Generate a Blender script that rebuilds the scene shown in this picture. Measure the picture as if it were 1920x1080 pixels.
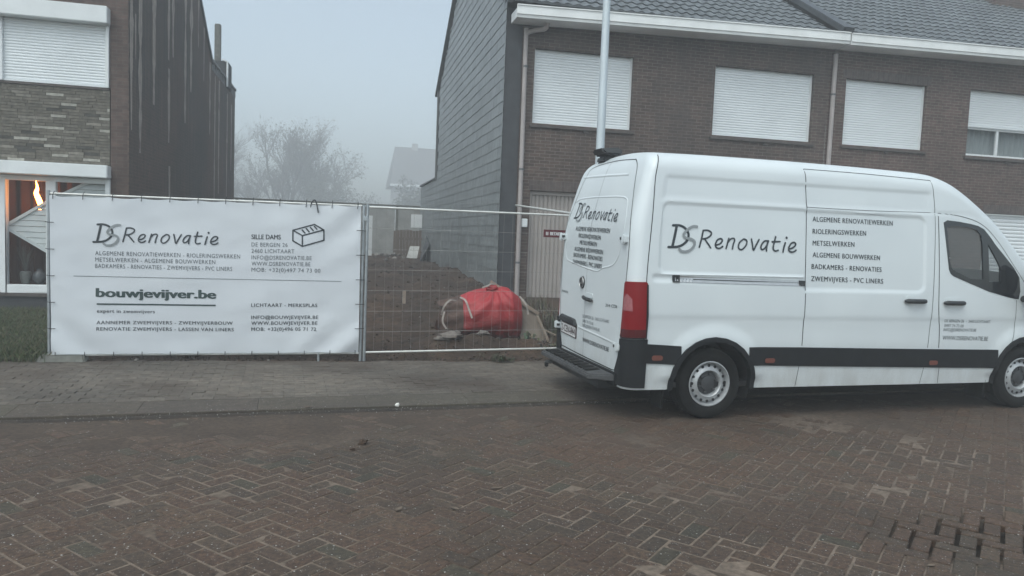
import bpy, bmesh, math, random
from mathutils import Vector, Matrix, noise, geometry
random.seed(7)
S = bpy.context.scene
for o in list(bpy.data.objects): bpy.data.objects.remove(o)
COL = S.collection
# ---------------------------------------------------------------- camera
CAMZ = 1.7
cam = bpy.data.objects.new('camera', bpy.data.cameras.new('camera'))
COL.objects.link(cam)
_R = [[0.973961, -0.223342, 0.038969], [0.021872, -0.078519, -0.996673], [0.225659, 0.971572, -0.071589]]
r_, d_, f_ = (Vector(v) for v in _R)
cam.matrix_world = Matrix(((r_.x, -d_.x, -f_.x, 0), (r_.y, -d_.y, -f_.y, 0), (r_.z, -d_.z, -f_.z, CAMZ), (0, 0, 0, 1)))
cam.data.sensor_width = 36; cam.data.lens = 1392 / 1920 * 36
cam.data.clip_start = .05; cam.data.clip_end = 1000
S.camera = cam
# ---------------------------------------------------------------- sky, soft sun of an overcast foggy morning
W = bpy.data.worlds.new('World'); S.world = W; W.use_nodes = True
wn = W.node_tree; wn.nodes.clear()
SUN_EL, SUN_AZ = math.radians(58), math.radians(221)
sky = wn.nodes.new('ShaderNodeTexSky'); sky.sky_type = 'NISHITA'; sky.sun_disc = False
sky.sun_elevation = SUN_EL; sky.sun_rotation = SUN_AZ; sky.air_density = 1.0; sky.dust_density = 4.0; sky.ozone_density = 1.5
hs = wn.nodes.new('ShaderNodeHueSaturation'); hs.inputs['Saturation'].default_value = .5
bg = wn.nodes.new('ShaderNodeBackground'); bg.inputs['Strength'].default_value = .15
wo = wn.nodes.new('ShaderNodeOutputWorld')
tn = wn.nodes.new('ShaderNodeMix'); tn.data_type = 'RGBA'; tn.blend_type = 'MULTIPLY'; tn.inputs[0].default_value = 1; tn.inputs[7].default_value = (.905, 1.0, 1.0, 1)
wn.links.new(sky.outputs[0], hs.inputs['Color']); wn.links.new(hs.outputs[0], tn.inputs[6]); wn.links.new(tn.outputs[2], bg.inputs[0]); wn.links.new(bg.outputs[0], wo.inputs[0])
sl = bpy.data.lights.new('sun', 'SUN'); sl.energy = .5; sl.angle = math.radians(110); sl.color = (.95, 1.0, .98)
so = bpy.data.objects.new('sun', sl); COL.objects.link(so)
sd = Vector((math.sin(SUN_AZ) * math.cos(SUN_EL), math.cos(SUN_AZ) * math.cos(SUN_EL), math.sin(SUN_EL)))
so.rotation_euler = sd.to_track_quat('Z', 'Y').to_euler()
so.location = (0, -6, 9)
S.view_settings.view_transform = 'Standard'; S.view_settings.look = 'None'
S.view_settings.exposure = 0.62; S.view_settings.gamma = 1
S.render.engine = 'CYCLES'
cy = S.cycles
cy.max_bounces = 6; cy.diffuse_bounces = 3; cy.glossy_bounces = 3; cy.transmission_bounces = 4; cy.volume_bounces = 4; cy.transparent_max_bounces = 12
cy.use_denoising = True
try: cy.denoiser = 'OPENIMAGEDENOISE'
except Exception: pass
cy.sample_clamp_indirect = 4

# ---------------------------------------------------------------- helpers
OFF = {}
def tag(o, label=None, cat=None, group=None, kind=None):
    if label: o['label'] = label
    if cat: o['category'] = cat
    if group: o['group'] = group
    if kind: o['kind'] = kind
    return o
def thing(name, label, cat, loc=(0, 0, 0), group=None, rz=0):
    o = bpy.data.objects.new(name, None); COL.objects.link(o)
    o.location = loc; o.rotation_euler = (0, 0, rz); o.empty_display_size = .2
    OFF[o.name] = Vector(loc) if rz == 0 else Vector((0, 0, 0))
    return tag(o, label, cat, group)
class MB:
    """collects shapes into one mesh"""
    def __init__(s): s.v = []; s.f = []; s.m = []; s.c = []; s.mat = 0; s.col = None
    def face(s, pts):
        n = len(s.v); s.v += [tuple(p) for p in pts]; s.f.append(tuple(range(n, n + len(pts)))); s.m.append(s.mat); s.c.append(s.col); return s
    def raw(s, vs, fs):
        n = len(s.v); s.v += [tuple(p) for p in vs]
        for f in fs: s.f.append(tuple(i + n for i in f)); s.m.append(s.mat); s.c.append(s.col)
        return s
    def box(s, x0, x1, y0, y1, z0, z1):
        return s.hexa([(x0, y0, z0), (x1, y0, z0), (x1, y1, z0), (x0, y1, z0), (x0, y0, z1), (x1, y0, z1), (x1, y1, z1), (x0, y1, z1)])
    def hexa(s, p):
        return s.raw(p, [(0, 3, 2, 1), (4, 5, 6, 7), (0, 1, 5, 4), (1, 2, 6, 5), (2, 3, 7, 6), (3, 0, 4, 7)])
    def bar(s, a, b, w, h, up=(0, 0, 1)):
        a = Vector(a); b = Vector(b); d = (b - a).normalized(); u = Vector(up); sx = d.cross(u)
        if sx.length < 1e-4: sx = d.cross(Vector((1, 0, 0)))
        sx.normalize(); u = sx.cross(d).normalized(); X = sx * w / 2; U = u * h / 2
        return s.hexa([a - X - U, a + X - U, b + X - U, b - X - U, a - X + U, a + X + U, b + X + U, b - X + U])
    def tube(s, pts, r, n=8, caps=True):
        pts = [Vector(p) for p in pts]; rs = r if isinstance(r, (list, tuple)) else [r] * len(pts)
        base = len(s.v); ref = None
        for i, p in enumerate(pts):
            d = (pts[min(i + 1, len(pts) - 1)] - pts[max(i - 1, 0)]).normalized()
            if ref is None:
                ref = Vector((0, 0, 1)) if abs(d.z) < .9 else Vector((1, 0, 0))
            x = d.cross(ref).normalized(); y = x.cross(d).normalized(); ref = y
            for k in range(n):
                a = 2 * math.pi * k / n
                s.v.append(tuple(p + (x * math.cos(a) + y * math.sin(a)) * rs[i]))
        for i in range(len(pts) - 1):
            for k in range(n):
                a = base + i * n + k; b = base + i * n + (k + 1) % n
                s.f.append((a, b, b + n, a + n)); s.m.append(s.mat); s.c.append(s.col)
        if caps and n > 3:
            s.f.append(tuple(base + k for k in range(n))[::-1]); s.m.append(s.mat); s.c.append(s.col)
            e = base + (len(pts) - 1) * n
            s.f.append(tuple(e + k for k in range(n))); s.m.append(s.mat); s.c.append(s.col)
        return s
    def grid(s, fn, nu, nv, closeu=False):
        base = len(s.v)
        for i in range(nu + (0 if closeu else 1)):
            for j in range(nv + 1): s.v.append(tuple(fn(i / nu, j / nv)))
        N = nv + 1; M = nu if closeu else nu + 1
        for i in range(nu):
            for j in range(nv):
                a = base + i * N + j; b = base + ((i + 1) % M) * N + j
                s.f.append((a, b, b + 1, a + 1)); s.m.append(s.mat); s.c.append(s.col)
        return s
    def lathe(s, prof, c, axis='Y', n=32):
        c = Vector(c)
        def fn(u, v):
            k = v * (len(prof) - 1); i = min(int(k), len(prof) - 2); t = k - i
            r = prof[i][0] * (1 - t) + prof[i + 1][0] * t; h = prof[i][1] * (1 - t) + prof[i + 1][1] * t
            a = 2 * math.pi * u
            if axis == 'Y': return c + Vector((r * math.cos(a), h, r * math.sin(a)))
            return c + Vector((r * math.cos(a), r * math.sin(a), h))
        return s.grid(fn, n, len(prof) - 1, True)
    def ball(s, c, r, nu=10, nv=6, jit=0):
        c = Vector(c); r = Vector(r) if not isinstance(r, (int, float)) else Vector((r, r, r)); sd_ = random.random() * 50
        def fn(u, v):
            a = 2 * math.pi * u; b = math.pi * (v - .5)
            d = Vector((math.cos(a) * math.cos(b), math.sin(a) * math.cos(b), math.sin(b)))
            k = 1 + jit * noise.noise(d * 1.7 + Vector((sd_, 0, 0)))
            return c + Vector((d.x * r.x, d.y * r.y, d.z * r.z)) * k
        return s.grid(fn, nu, nv, True)
    def build(s, name, mats, parent=None, smooth=None, bevel=0, merge=False):
        me = bpy.data.meshes.new(name)
        off = OFF.get(parent.name, Vector((0, 0, 0))) if parent else Vector((0, 0, 0))
        vs = [(v[0] - off.x, v[1] - off.y, v[2] - off.z) for v in s.v] if off.length else s.v
        me.from_pydata(vs, [], s.f)
        if not isinstance(mats, (list, tuple)): mats = [mats]
        for m in mats: me.materials.append(m)
        if len(mats) > 1: me.polygons.foreach_set('material_index', s.m)
        if any(c is not None for c in s.c):
            at = me.color_attributes.new('tone', 'FLOAT_COLOR', 'CORNER')
            buf = []
            for p, c in zip(me.polygons, s.c):
                c = c or (.5, .5, .5)
                buf += [c[0], c[1], c[2], 1.0] * p.loop_total
            at.data.foreach_set('color', buf)
        if bevel or merge:
            bm = bmesh.new(); bm.from_mesh(me)
            bmesh.ops.remove_doubles(bm, verts=bm.verts, dist=1e-5)
            if bevel:
                es = [e for e in bm.edges if len(e.link_faces) == 2 and e.calc_face_angle(0) > .5]
                bmesh.ops.bevel(bm, geom=es, offset=bevel, segments=2, affect='EDGES', clamp_overlap=True)
            bm.to_mesh(me); bm.free()
        if smooth:
            me.polygons.foreach_set('use_smooth', [True] * len(me.polygons))
            me.set_sharp_from_angle(angle=math.radians(smooth if smooth is not True else 40))
        me.update()
        o = bpy.data.objects.new(name, me); COL.objects.link(o)
        if parent: o.parent = parent
        OFF[o.name] = off
        return o
def fbm(x, y, z=0, o=3):
    t = 0; a = 1
    for i in range(o):
        t += a * noise.noise(Vector((x, y, z))); x *= 2.1; y *= 2.1; z *= 2.1; a *= .5
    return t
def lerpt(x, xs, ys):
    if x <= xs[0]: return ys[0]
    for i in range(len(xs) - 1):
        if x <= xs[i + 1]:
            t = (x - xs[i]) / (xs[i + 1] - xs[i]); return ys[i] * (1 - t) + ys[i + 1] * t
    return ys[-1]
def sstep(a, b, x):
    t = max(0, min(1, (x - a) / (b - a))); return t * t * (3 - 2 * t)
def spline(pts, n=6):
    P = [Vector((*p, 0)) if len(p) == 2 else Vector(p) for p in pts]; out = []
    for i in range(len(P) - 1):
        a = P[max(i - 1, 0)]; b = P[i]; c = P[i + 1]; d = P[min(i + 2, len(P) - 1)]
        for k in range(n):
            t = k / n
            out.append(.5 * ((2 * b) + (c - a) * t + (2 * a - 5 * b + 4 * c - d) * t * t + (3 * b - a - 3 * c + d) * t ** 3))
    out.append(P[-1]); return out

# ---------------------------------------------------------------- materials
class NT:
    def __init__(s, name):
        s.m = bpy.data.materials.new(name); s.m.use_nodes = True; s.t = s.m.node_tree; s.p = s.t.nodes['Principled BSDF']
    def n(s, typ, **kw):
        nd = s.t.nodes.new('ShaderNode' + typ)
        for k, v in kw.items():
            if hasattr(nd, k) and k not in nd.inputs: setattr(nd, k, v)
            else: nd.inputs[k].default_value = v
        return nd
    def l(s, a, b): s.t.links.new(a, b)
    def coord(s, scale=None):
        c = s.n('TexCoord').outputs['Object']
        if scale:
            mp = s.n('Mapping'); mp.inputs['Scale'].default_value = scale; s.l(c, mp.inputs[0]); c = mp.outputs[0]
        return c
    def noise(s, scale, detail=4, vec=None, rough=.55):
        nd = s.n('TexNoise'); nd.inputs['Scale'].default_value = scale; nd.inputs['Detail'].default_value = detail; nd.inputs['Roughness'].default_value = rough
        s.l(vec or s.coord(), nd.inputs['Vector']); return nd.outputs['Fac']
    def ramp(s, fac, stops):
        r = s.n('ValToRGB'); cr = r.color_ramp
        while len(cr.elements) < len(stops): cr.elements.new(.5)
        for e, (p, c) in zip(cr.elements, stops):
            e.position = p; e.color = (*c, 1) if isinstance(c, (tuple, list)) else (c, c, c, 1)
        s.l(fac, r.inputs[0]); return r.outputs[0]
    def mix(s, fac, a, b, mode='MIX'):
        x = s.n('Mix', data_type='RGBA', blend_type=mode)
        for i, q in ((0, fac), (6, a), (7, b)):
            if hasattr(q, 'links'): s.l(q, x.inputs[i])
            else: x.inputs[i].default_value = q if isinstance(q, (int, float)) else (*q, 1)
        return x.outputs[2]
    def bump(s, h, strength=.3, dist=.01):
        b = s.n('Bump'); b.inputs['Strength'].default_value = strength; b.inputs['Distance'].default_value = dist
        s.l(h, b.inputs['Height']); s.l(b.outputs[0], s.p.inputs['Normal'])
    def base(s, c): s.l(c, s.p.inputs['Base Color'])
def plain(name, c, rough=.6, var=.15, scale=6, metal=0, bump=0, coat=0, stretch=None, spec=None):
    k = NT(name); k.p.inputs['Roughness'].default_value = rough; k.p.inputs['Metallic'].default_value = metal
    if coat: k.p.inputs['Coat Weight'].default_value = coat; k.p.inputs['Coat Roughness'].default_value = .12
    if spec is not None: k.p.inputs['Specular IOR Level'].default_value = spec
    vec = k.coord(stretch) if stretch else None
    n = k.noise(scale, 5, vec)
    k.base(k.ramp(n, [(.25, tuple(x * (1 - var) for x in c)), (.75, tuple(min(1, x * (1 + var)) for x in c))]))
    if bump: k.bump(k.noise(scale * 6, 4, vec), bump, .01)
    return k.m
def toned(name, rough=.8, var=.25, scale=20, bump=.3, speck=0, mud=None):
    """colour of each brick or tile comes from the mesh's own 'tone'"""
    k = NT(name); k.p.inputs['Roughness'].default_value = rough
    a = k.n('Attribute'); a.attribute_name = 'tone'
    n = k.noise(scale, 6)
    c = k.mix(1.0, a.outputs['Color'], k.ramp(n, [(.3, 1 - var), (.7, 1 + var)]), 'MULTIPLY')
    if speck:
        fine = k.noise(speck * 3.2, 3)
        c = k.mix(1.0, c, k.ramp(fine, [(.3, .62), (.7, 1.38)]), 'MULTIPLY')
        for sc_, r0, r1, keep, colr in ((speck, .16, .26, .55, (.17, .16, .15)), (speck * .45, .10, .15, .62, (.34, .33, .31))):
            v = k.n('TexVoronoi'); v.inputs['Scale'].default_value = sc_; k.l(k.coord(), v.inputs['Vector'])
            sel = k.n('SeparateColor'); k.l(v.outputs['Color'], sel.inputs[0])
            g1 = k.ramp(v.outputs['Distance'], [(r0, 1.0), (r1, 0.0)]); g2 = k.ramp(sel.outputs[0], [(keep, 0.0), (keep + .02, 1.0)])
            c = k.mix(k.mix(1.0, g1, g2, 'MULTIPLY'), c, colr)
    if mud:
        big = k.noise(mud[1], 6, None, .65)
        c = k.mix(k.ramp(big, [(mud[2], 0.0), (mud[3], 1.0)]), c, mud[0])
    k.base(c)
    if bump: k.bump(k.noise(scale * 5, 5), bump, .006)
    return k.m
def brickmat(name, c1, c2, mortar, bw=.21, rh=.065, ms=.010, rot=False, rough=.85, grime=None):
    k = NT(name); k.p.inputs['Roughness'].default_value = rough
    sp = k.n('SeparateXYZ'); k.l(k.coord(), sp.inputs[0])
    ad = k.n('Math', operation='ADD'); k.l(sp.outputs[0], ad.inputs[0]); k.l(sp.outputs[1], ad.inputs[1])
    cb = k.n('CombineXYZ')
    k.l(ad.outputs[0], cb.inputs[1 if rot else 0]); k.l(sp.outputs[2], cb.inputs[0 if rot else 1])
    b = k.n('TexBrick'); b.inputs['Scale'].default_value = 1; b.inputs['Brick Width'].default_value = bw; b.inputs['Row Height'].default_value = rh
    b.inputs['Mortar Size'].default_value = ms / 2; b.inputs['Mortar Smooth'].default_value = .3; b.inputs['Bias'].default_value = -.1
    b.inputs['Color1'].default_value = (*c1, 1); b.inputs['Color2'].default_value = (*c2, 1); b.inputs['Mortar'].default_value = (*mortar, 1)
    k.l(cb.outputs[0], b.inputs['Vector'])
    n = k.noise(9, 6)
    c = k.mix(1.0, b.outputs['Color'], k.ramp(n, [(.3, .75), (.7, 1.25)]), 'MULTIPLY')
    big = k.noise(.8, 5)
    c = k.mix(1.0, c, k.ramp(big, [(.3, .8), (.7, 1.15)]), 'MULTIPLY')
    if grime:
        g = k.noise(1.2, 7, k.coord((1, 1, .35)), .7)
        c = k.mix(k.ramp(g, [(.45, 0.0), (.7, .8)]), c, grime)
    k.base(c)
    k.bump(k.mix(.3, b.outputs['Fac'], k.noise(60, 3)), -.5, .008)
    return k.m
def glassmat(name, tint=(.35, .38, .4), thru=.5, rough=.04):
    k = NT(name); k.p.inputs['Base Color'].default_value = (.012, .014, .016, 1); k.p.inputs['Roughness'].default_value = rough
    k.p.inputs['Specular IOR Level'].default_value = .7
    tr = k.n('BsdfTransparent'); tr.inputs[0].default_value = (*tint, 1)
    mx = k.n('MixShader'); mx.inputs[0].default_value = thru
    out = k.t.nodes['Material Output']
    k.l(k.p.outputs[0], mx.inputs[1]); k.l(tr.outputs[0], mx.inputs[2]); k.l(mx.outputs[0], out.inputs[0])
    return k.m
def emitmat(name, c, strength):
    k = NT(name); k.p.inputs['Base Color'].default_value = (*c, 1); k.p.inputs['Emission Color'].default_value = (*c, 1); k.p.inputs['Emission Strength'].default_value = strength
    return k.m
M = {}
M['white'] = plain('white_plastic', (.72, .74, .745), .45, .06, 3)
M['shutter'] = plain('shutter_slat', (.74, .77, .785), .5, .05, 1.5)
M['zinc'] = plain('galvanised_steel', (.42, .45, .47), .42, .18, 14, .75)
M['steel_pole'] = plain('galvanised_pole', (.52, .57, .6), .5, .12, 9, .3, stretch=(1, 1, .15))
M['wire'] = plain('fence_wire', (.27, .26, .25), .5, .1, 5, .2)
M['rail'] = plain('fence_rail', (.6, .6, .57), .5, .15, 8, .3)
M['concrete'] = plain('grey_concrete', (.14, .14, .125), .9, .3, 12, bump=.4)
M['dark_plastic'] = plain('dark_plastic', (.022, .024, .026), .55, .3, 8, bump=.1)
M['rubber'] = plain('rubber', (.011, .011, .011), .9, .35, 20, bump=.2, spec=.2)
M['black'] = plain('black_gap', (.012, .012, .013), .6, .1, 5)
M['ink'] = plain('dark_lettering', (.026, .034, .042), .5, .05, 5)
M['ink_grey'] = plain('grey_lettering', (.24, .26, .27), .5, .05, 5)
M['ink_soft'] = plain('grey_print', (.10, .115, .13), .6, .05, 5)
M['ink_green'] = plain('dark_green_print', (.030, .055, .055), .6, .05, 5)
# ================================================================ SETTING
def garden_z(x, y, detail=True):
    lot = lerpt(y, [9.4, 9.7, 11, 12.6, 14.5, 20, 30, 80], [.02, .05, .12, .27, .44, .58, .62, .75])
    lawn = lerpt(y, [9.4, 9.8, 14.5, 20, 80], [.02, .045, .07, .3, .75])
    t = sstep(-3.9, -3.1, x)
    z = lawn * (1 - t) + lot * t
    if detail and -3.9 < x < 3.4 and y < 33:
        k = sstep(-3.7, -3.0, x) * sstep(9.5, 10.0, y)
        z += k * (.10 * fbm(x * .55, y * .55) + .07 * fbm(x * 1.9, y * 1.9, 3) + .05 * abs(fbm(x * 3.6, y * 3.6, 9, 2)))
        z += k * .13 * math.exp(-((x - 3.05) / .5) ** 2) * sstep(14.3, 17.5, y) * (1 - sstep(19, 25, y)) * (1 + .3 * fbm(x, y * 1.5))
        z += .20 * math.exp(-(((x - 1.62) / .42) ** 2 + ((y - 10.32) / .38) ** 2)) * (1 + .5 * fbm(x * 5, y * 5, 2))
        z += .07 * math.exp(-(((x - 2.5) / 1.0) ** 2 + ((y - 10.1) / .3) ** 2)) * (1 + .9 * fbm(x * 4, y * 4, 5))
        z += .14 * math.exp(-(((x - 1.9) / 1.0) ** 2 + ((y - 28) / 1.6) ** 2)) + 0
    return z
# far ground sheet
k = NT('dark_ground'); k.p.inputs['Roughness'].default_value = .95
k.base(k.ramp(k.noise(.6, 6), [(.3, (.035, .035, .022)), (.7, (.06, .055, .035))]))
tag(MB().face([(-60, -15, -.12), (60, -15, -.12), (60, 180, -.12), (-60, 180, -.12)]).build('ground', k.m), kind='structure')
# soil of the building plot
k = NT('wet_soil'); k.p.inputs['Roughness'].default_value = .9
n1 = k.noise(1.3, 8, None, .65); n2 = k.noise(14, 6, None, .7)
c = k.ramp(n1, [(.3, (.021, .0115, .0065)), (.5, (.043, .024, .014)), (.72, (.080, .048, .030))])
c = k.mix(1.0, c, k.ramp(n2, [(.3, .5), (.7, 1.5)]), 'MULTIPLY')
k.base(c); k.bump(k.noise(30, 6, None, .7), .9, .03)
M['soil'] = k.m
mb = MB()
xs = [-59, -35, -25, -15, -8, -5.5] + [-4.5 + .09 * i for i in range(93)] + [4.2, 5.5, 8, 12, 20, 35, 59]
ys = [9.42 + .07 * i for i in range(67)] + [14.2 + .3 * i for i in range(62)] + [34, 38, 44, 55, 70, 90, 125, 150, 179]
N = len(ys)
mb.raw([(x, y, garden_z(x, y)) for x in xs for y in ys], [(i * N + j, (i + 1) * N + j, (i + 1) * N + j + 1, i * N + j + 1) for i in range(len(xs) - 1) for j in range(N - 1)])
tag(mb.build('soil_ground', M['soil'], smooth=80), kind='structure')
# ---- kerb line frame: along = direction of the road edge
KA = math.radians(4.1); KD = Vector((math.cos(KA), math.sin(KA), 0)); KN = Vector((-math.sin(KA), math.cos(KA), 0)); K0 = Vector((-2.7, 6.81, 0))
def kp(s, t, z=0): p = K0 + KD * s + KN * t; return Vector((p.x, p.y, z))
def kinv(x, y): d = Vector((x, y, 0)) - K0; return d.dot(KD), d.dot(KN)
def paver(mb, c, ux, uy, L, Wd, z, tilt, bev=.006):
    hx = ux * L / 2; hy = uy * Wd / 2
    q = [(-1, -1), (1, -1), (1, 1), (-1, 1)]
    top = []; bot = []
    for a, b in q:
        p = c + hx * a + hy * b; inn = c + hx * a * (1 - 2 * bev / L) + hy * b * (1 - 2 * bev / Wd)
        dz = tilt[0] * a + tilt[1] * b
        top.append((inn.x, inn.y, z + dz)); bot.append((p.x, p.y, z + dz - bev * .9))
    low = [(p[0], p[1], z - .05) for p in bot]
    mb.raw(top + bot + low, [(0, 1, 2, 3)] + [(4 + i, 4 + (i + 1) % 4, (i + 1) % 4, i) for i in range(4)] + [(8 + i, 8 + (i + 1) % 4, 4 + (i + 1) % 4, 4 + i) for i in range(4)])
# ---- road: herringbone of concrete bricks at about 45 degrees to the kerb
mb = MB(); HA = math.radians(43); hx = Vector((math.cos(HA), math.sin(HA), 0)); hy = Vector((-math.sin(HA), math.cos(HA), 0)); w = .112; g = .008
O = Vector((2, 3, 0))
for cx in range(-145, 145):
    for cy_ in range(-145, 145):
        t = (cx - cy_) % 4
        if t not in (0, 3): continue
        c = O + hx * (cx + (1 if t == 0 else .5)) * w + hy * (cy_ + (.5 if t == 0 else 1)) * w
        s_, t_ = kinv(c.x, c.y)
        if not (-9 < s_ < 17 and -9.5 < t_ < -.12): continue
        near = -5.5 < c.x < 9 and c.y > 1.5
        gap = g + random.uniform(-.002, .003)
        ope = math.exp(-(((c.x - 3.75) / .55) ** 2 + ((c.y - 3.62) / .32) ** 2) ** 2)
        gap += .019 * ope
        r = random.random(); bse = random.choice([(.0648, .0394, .0262), (.0615, .0385, .0262), (.0664, .0402, .0271), (.0599, .0394, .0279), (.0566, .0394, .0279), (.0697, .0451, .0303)])
        if r < .05: bse = (.050, .042, .029)
        k1 = 1 + random.uniform(-.10, .10); patch = fbm(c.x * .35, c.y * .5, 4)
        k1 *= .93 * (1 + .36 * patch)
        gr = sstep(.1, .5, fbm(c.x * .5 + 7, c.y * .6, 8))
        col = tuple(v * k1 * (1 - gr * q_) for v, q_ in zip(bse, (.15, .05, .04)))
        mb.col = (col[0] * 1.06, col[1], col[2] * .92)
        ux, uy = (hx, hy) if t == 0 else (hy, -hx)
        z = random.uniform(-.0025, .002)
        paver(mb, c, ux, uy, 2 * w - gap, w - gap, z, (random.uniform(-.0015, .0015), random.uniform(-.001, .001)), .005)
M['road'] = toned('concrete_road_brick', .75, .55, 34, .8, 60, ((.062, .041, .029), .55, .54, .72))
road = tag(mb.build('road', M['road']), kind='structure')
# sand and dirt in the joints; it fills them near the kerb and is washed out in one spot
M['joint'] = toned('joint_sand', .95, .35, 24, .6)
def joint_z(x, y, t):
    z = -.0035 + .004 * fbm(x * .7, y * .9, 11) + .0065 * sstep(-1.6, -.25, t) * (.75 + .6 * fbm(x * .9, y * 1.4, 5))
    if t < -1.5: z = min(z, -.0018)
    z -= .05 * math.exp(-(((x - 3.75) / .6) ** 2 + ((y - 3.62) / .33) ** 2) ** 2)
    return min(z, .004)
mb = MB()
NS, NT_ = 260, 130
def jp(i, j):
    s_ = -9.2 + 26.4 * i / NS; t_ = -9.6 + 9.56 * (j / NT_) ** .75; p = kp(s_, t_); return (p.x, p.y, joint_z(p.x, p.y, t_)), t_
for i in range(NS):
    for j in range(NT_):
        q = [jp(i, j), jp(i + 1, j), jp(i + 1, j + 1), jp(i, j + 1)]; x, y = q[0][0][0], q[0][0][1]
        m_ = sstep(-2.2, -.7, q[0][1] + .7 * fbm(x * .6, y * .8, 7)); dk = sstep(.05, .45, fbm(x * .8 + 3, y * .8, 2)) * .6
        sand = (.140, .106, .080); mud_ = (.056, .038, .027); f_ = max(m_, dk); v_ = 1 + .25 * fbm(x * 3, y * 3, 1)
        op = math.exp(-(((x - 3.75) / .6) ** 2 + ((y - 3.62) / .33) ** 2) ** 2)
        mb.col = tuple((a_ * (1 - f_) + b_ * f_) * v_ * (1 - .85 * op) for a_, b_ in zip(sand, mud_)); mb.face([p[0] for p in q])
tag(mb.build('joint_sand', M['joint'], smooth=True, merge=True), kind='structure')
# gutter dirt strip, kerb stones
k = NT('gutter_dirt'); k.p.inputs['Roughness'].default_value = .95
k.base(k.ramp(k.noise(9, 6, None, .7), [(.3, (.012, .009, .007)), (.7, (.05, .037, .028))])); k.bump(k.noise(40, 5), .8, .02)
mb = MB()
mb.grid(lambda u, v: kp(-9 + 26 * u, -.10 + .12 * v + .03 * (v - .5) * fbm(u * 60, 0, 3), .003 + .012 * math.sin(v * math.pi) * (.6 + .5 * fbm(u * 90, v, 1))), 400, 6)
mb.grid(lambda u, v: kp(-9 + 26 * u, .458 + .024 * v + .004 * fbm(u * 120, v, 2), .0315 + .003 * fbm(u * 70, 0, 4) - .004 * abs(v - .5)), 400, 2)
tag(mb.build('gutter_dirt', k.m, smooth=True), kind='structure')
M['kerb'] = toned('kerb_stone', .85, .3, 18, .5, 70, ((.055, .045, .036), 1.1, .5, .72))
mb = MB()
for i in range(-9, 17):
    mb.col = tuple(c * random.uniform(.94, 1.06) for c in ((.0654, .0533, .0413), (.0636, .0525, .0404), (.0662, .0533, .0404))[i % 3])
    c = kp(i + .5, .235); paver(mb, c, KD, KN, .9985, .455, .030 + random.uniform(-.0006, .0006), (0, .002), .0035)
tag(mb.build('kerb', M['kerb']), kind='structure')
# pavement: grey pavers in running bond with sunken, soiled patches
M['pavement'] = toned('grey_paver', .8, .32, 16, .45, 90, ((.050, .035, .025), .7, .49, .66))
mb = MB(); lw, ww = .212, .108
for j in range(0, 28):
    for i in range(-46, 84):
        c = kp(i * lw + (.5 * lw if j % 2 else 0), .475 + ww * (j + .5))
        if c.x < -9 or c.x > 15 or c.y > 9.62 - (.1 if c.x < -3 else 0) or c.y < 6.9: continue
        b = random.choice([(.0941, .0781, .0622), (.0874, .0731, .0580), (.0991, .0832, .0664), (.0882, .0722, .0571)])
        k1 = 1 + random.uniform(-.15, .15) + .38 * fbm(c.x * .6, c.y * .8, 6)
        mb.col = tuple(v * k1 for v in b)
        z = .030 + .008 * fbm(c.x * 1.1, c.y * 1.1, 2) + random.uniform(-.002, .002)
        paver(mb, c, KD, KN, lw - .002, ww - .003, z, (random.uniform(-.0012, .0012), random.uniform(-.001, .001)), .003)
tag(mb.build('pavement', M['pavement']), kind='structure')
k = NT('pavement_bed'); k.p.inputs['Roughness'].default_value = .95
k.base(k.ramp(k.noise(7, 6, None, .7), [(.3, (.04, .034, .026)), (.7, (.085, .07, .056))]))
mb = MB(); mb.grid(lambda u, v: (lambda p: (p.x, p.y, .021 + .008 * fbm(p.x * 1.1, p.y * 1.1, 2)))(kp(-9 + 26 * u, .45 + 2.75 * v)), 120, 14)
tag(mb.build('pavement_bed', k.m, smooth=True), kind='structure')
# loose grit on road and pavement
M['grit'] = toned('grit', .8, .2, 30, 0)
mb = MB()
for i in range(3000):
    x = random.uniform(-5, 9); y = 2.4 + 7.0 * random.random() ** 1.5
    if i > 2200: q_ = kp(random.uniform(-2, 7), random.gauss(-.06, .07)); x, y = q_.x, q_.y
    s_, t_ = kinv(x, y); z = .001 if t_ < 0 else .031
    if -.1 < t_ < 0: z = .012
    r = random.uniform(.0015, .0045) * (1.6 if random.random() < .06 else 1) * (1.7 if i > 2200 else 1)
    b = random.choice([.05, .09, .16, .22, .3]); mb.col = (b, b * .95, b * .88)
    a = random.random() * 6.28; v = [(x + r * math.cos(a + q * 2.1), y + r * .8 * math.sin(a + q * 2.1), z) for q in range(3)] + [(x, y, z + r * 1.1)]
    mb.raw(v, [(0, 1, 3), (1, 2, 3), (2, 0, 3)])
tag(mb.build('grit', M['grit']), 'fine pale grit scattered over the brick road', 'grit', kind='stuff')
# crumbs of earth on the plot
mb = MB()
for i in range(2600):
    x = random.uniform(-3.2, 3.3); y = 9.5 + 17 * random.random() ** 2.2
    r = random.uniform(.006, .022) * (1 + (y - 9.5) * .05) * (2 if random.random() < .05 else 1)
    z = garden_z(x, y) + r * .2; b = random.uniform(.032, .066); mb.col = (b, b * .70, b * .52) if random.random() > .02 else (b * 3, b * 2.7, b * 2.4)
    mb.ball((x, y, z), (r, r * random.uniform(.6, 1), r * random.uniform(.5, .8)), 5, 3, .6)
M['clod'] = toned('earth_crumb', .95, .4, 30, .3)
tag(mb.build('earth_crumbs', M['clod'], smooth=80), 'brown crumbs of earth lying over the building plot', 'earth crumbs', kind='stuff')
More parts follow.
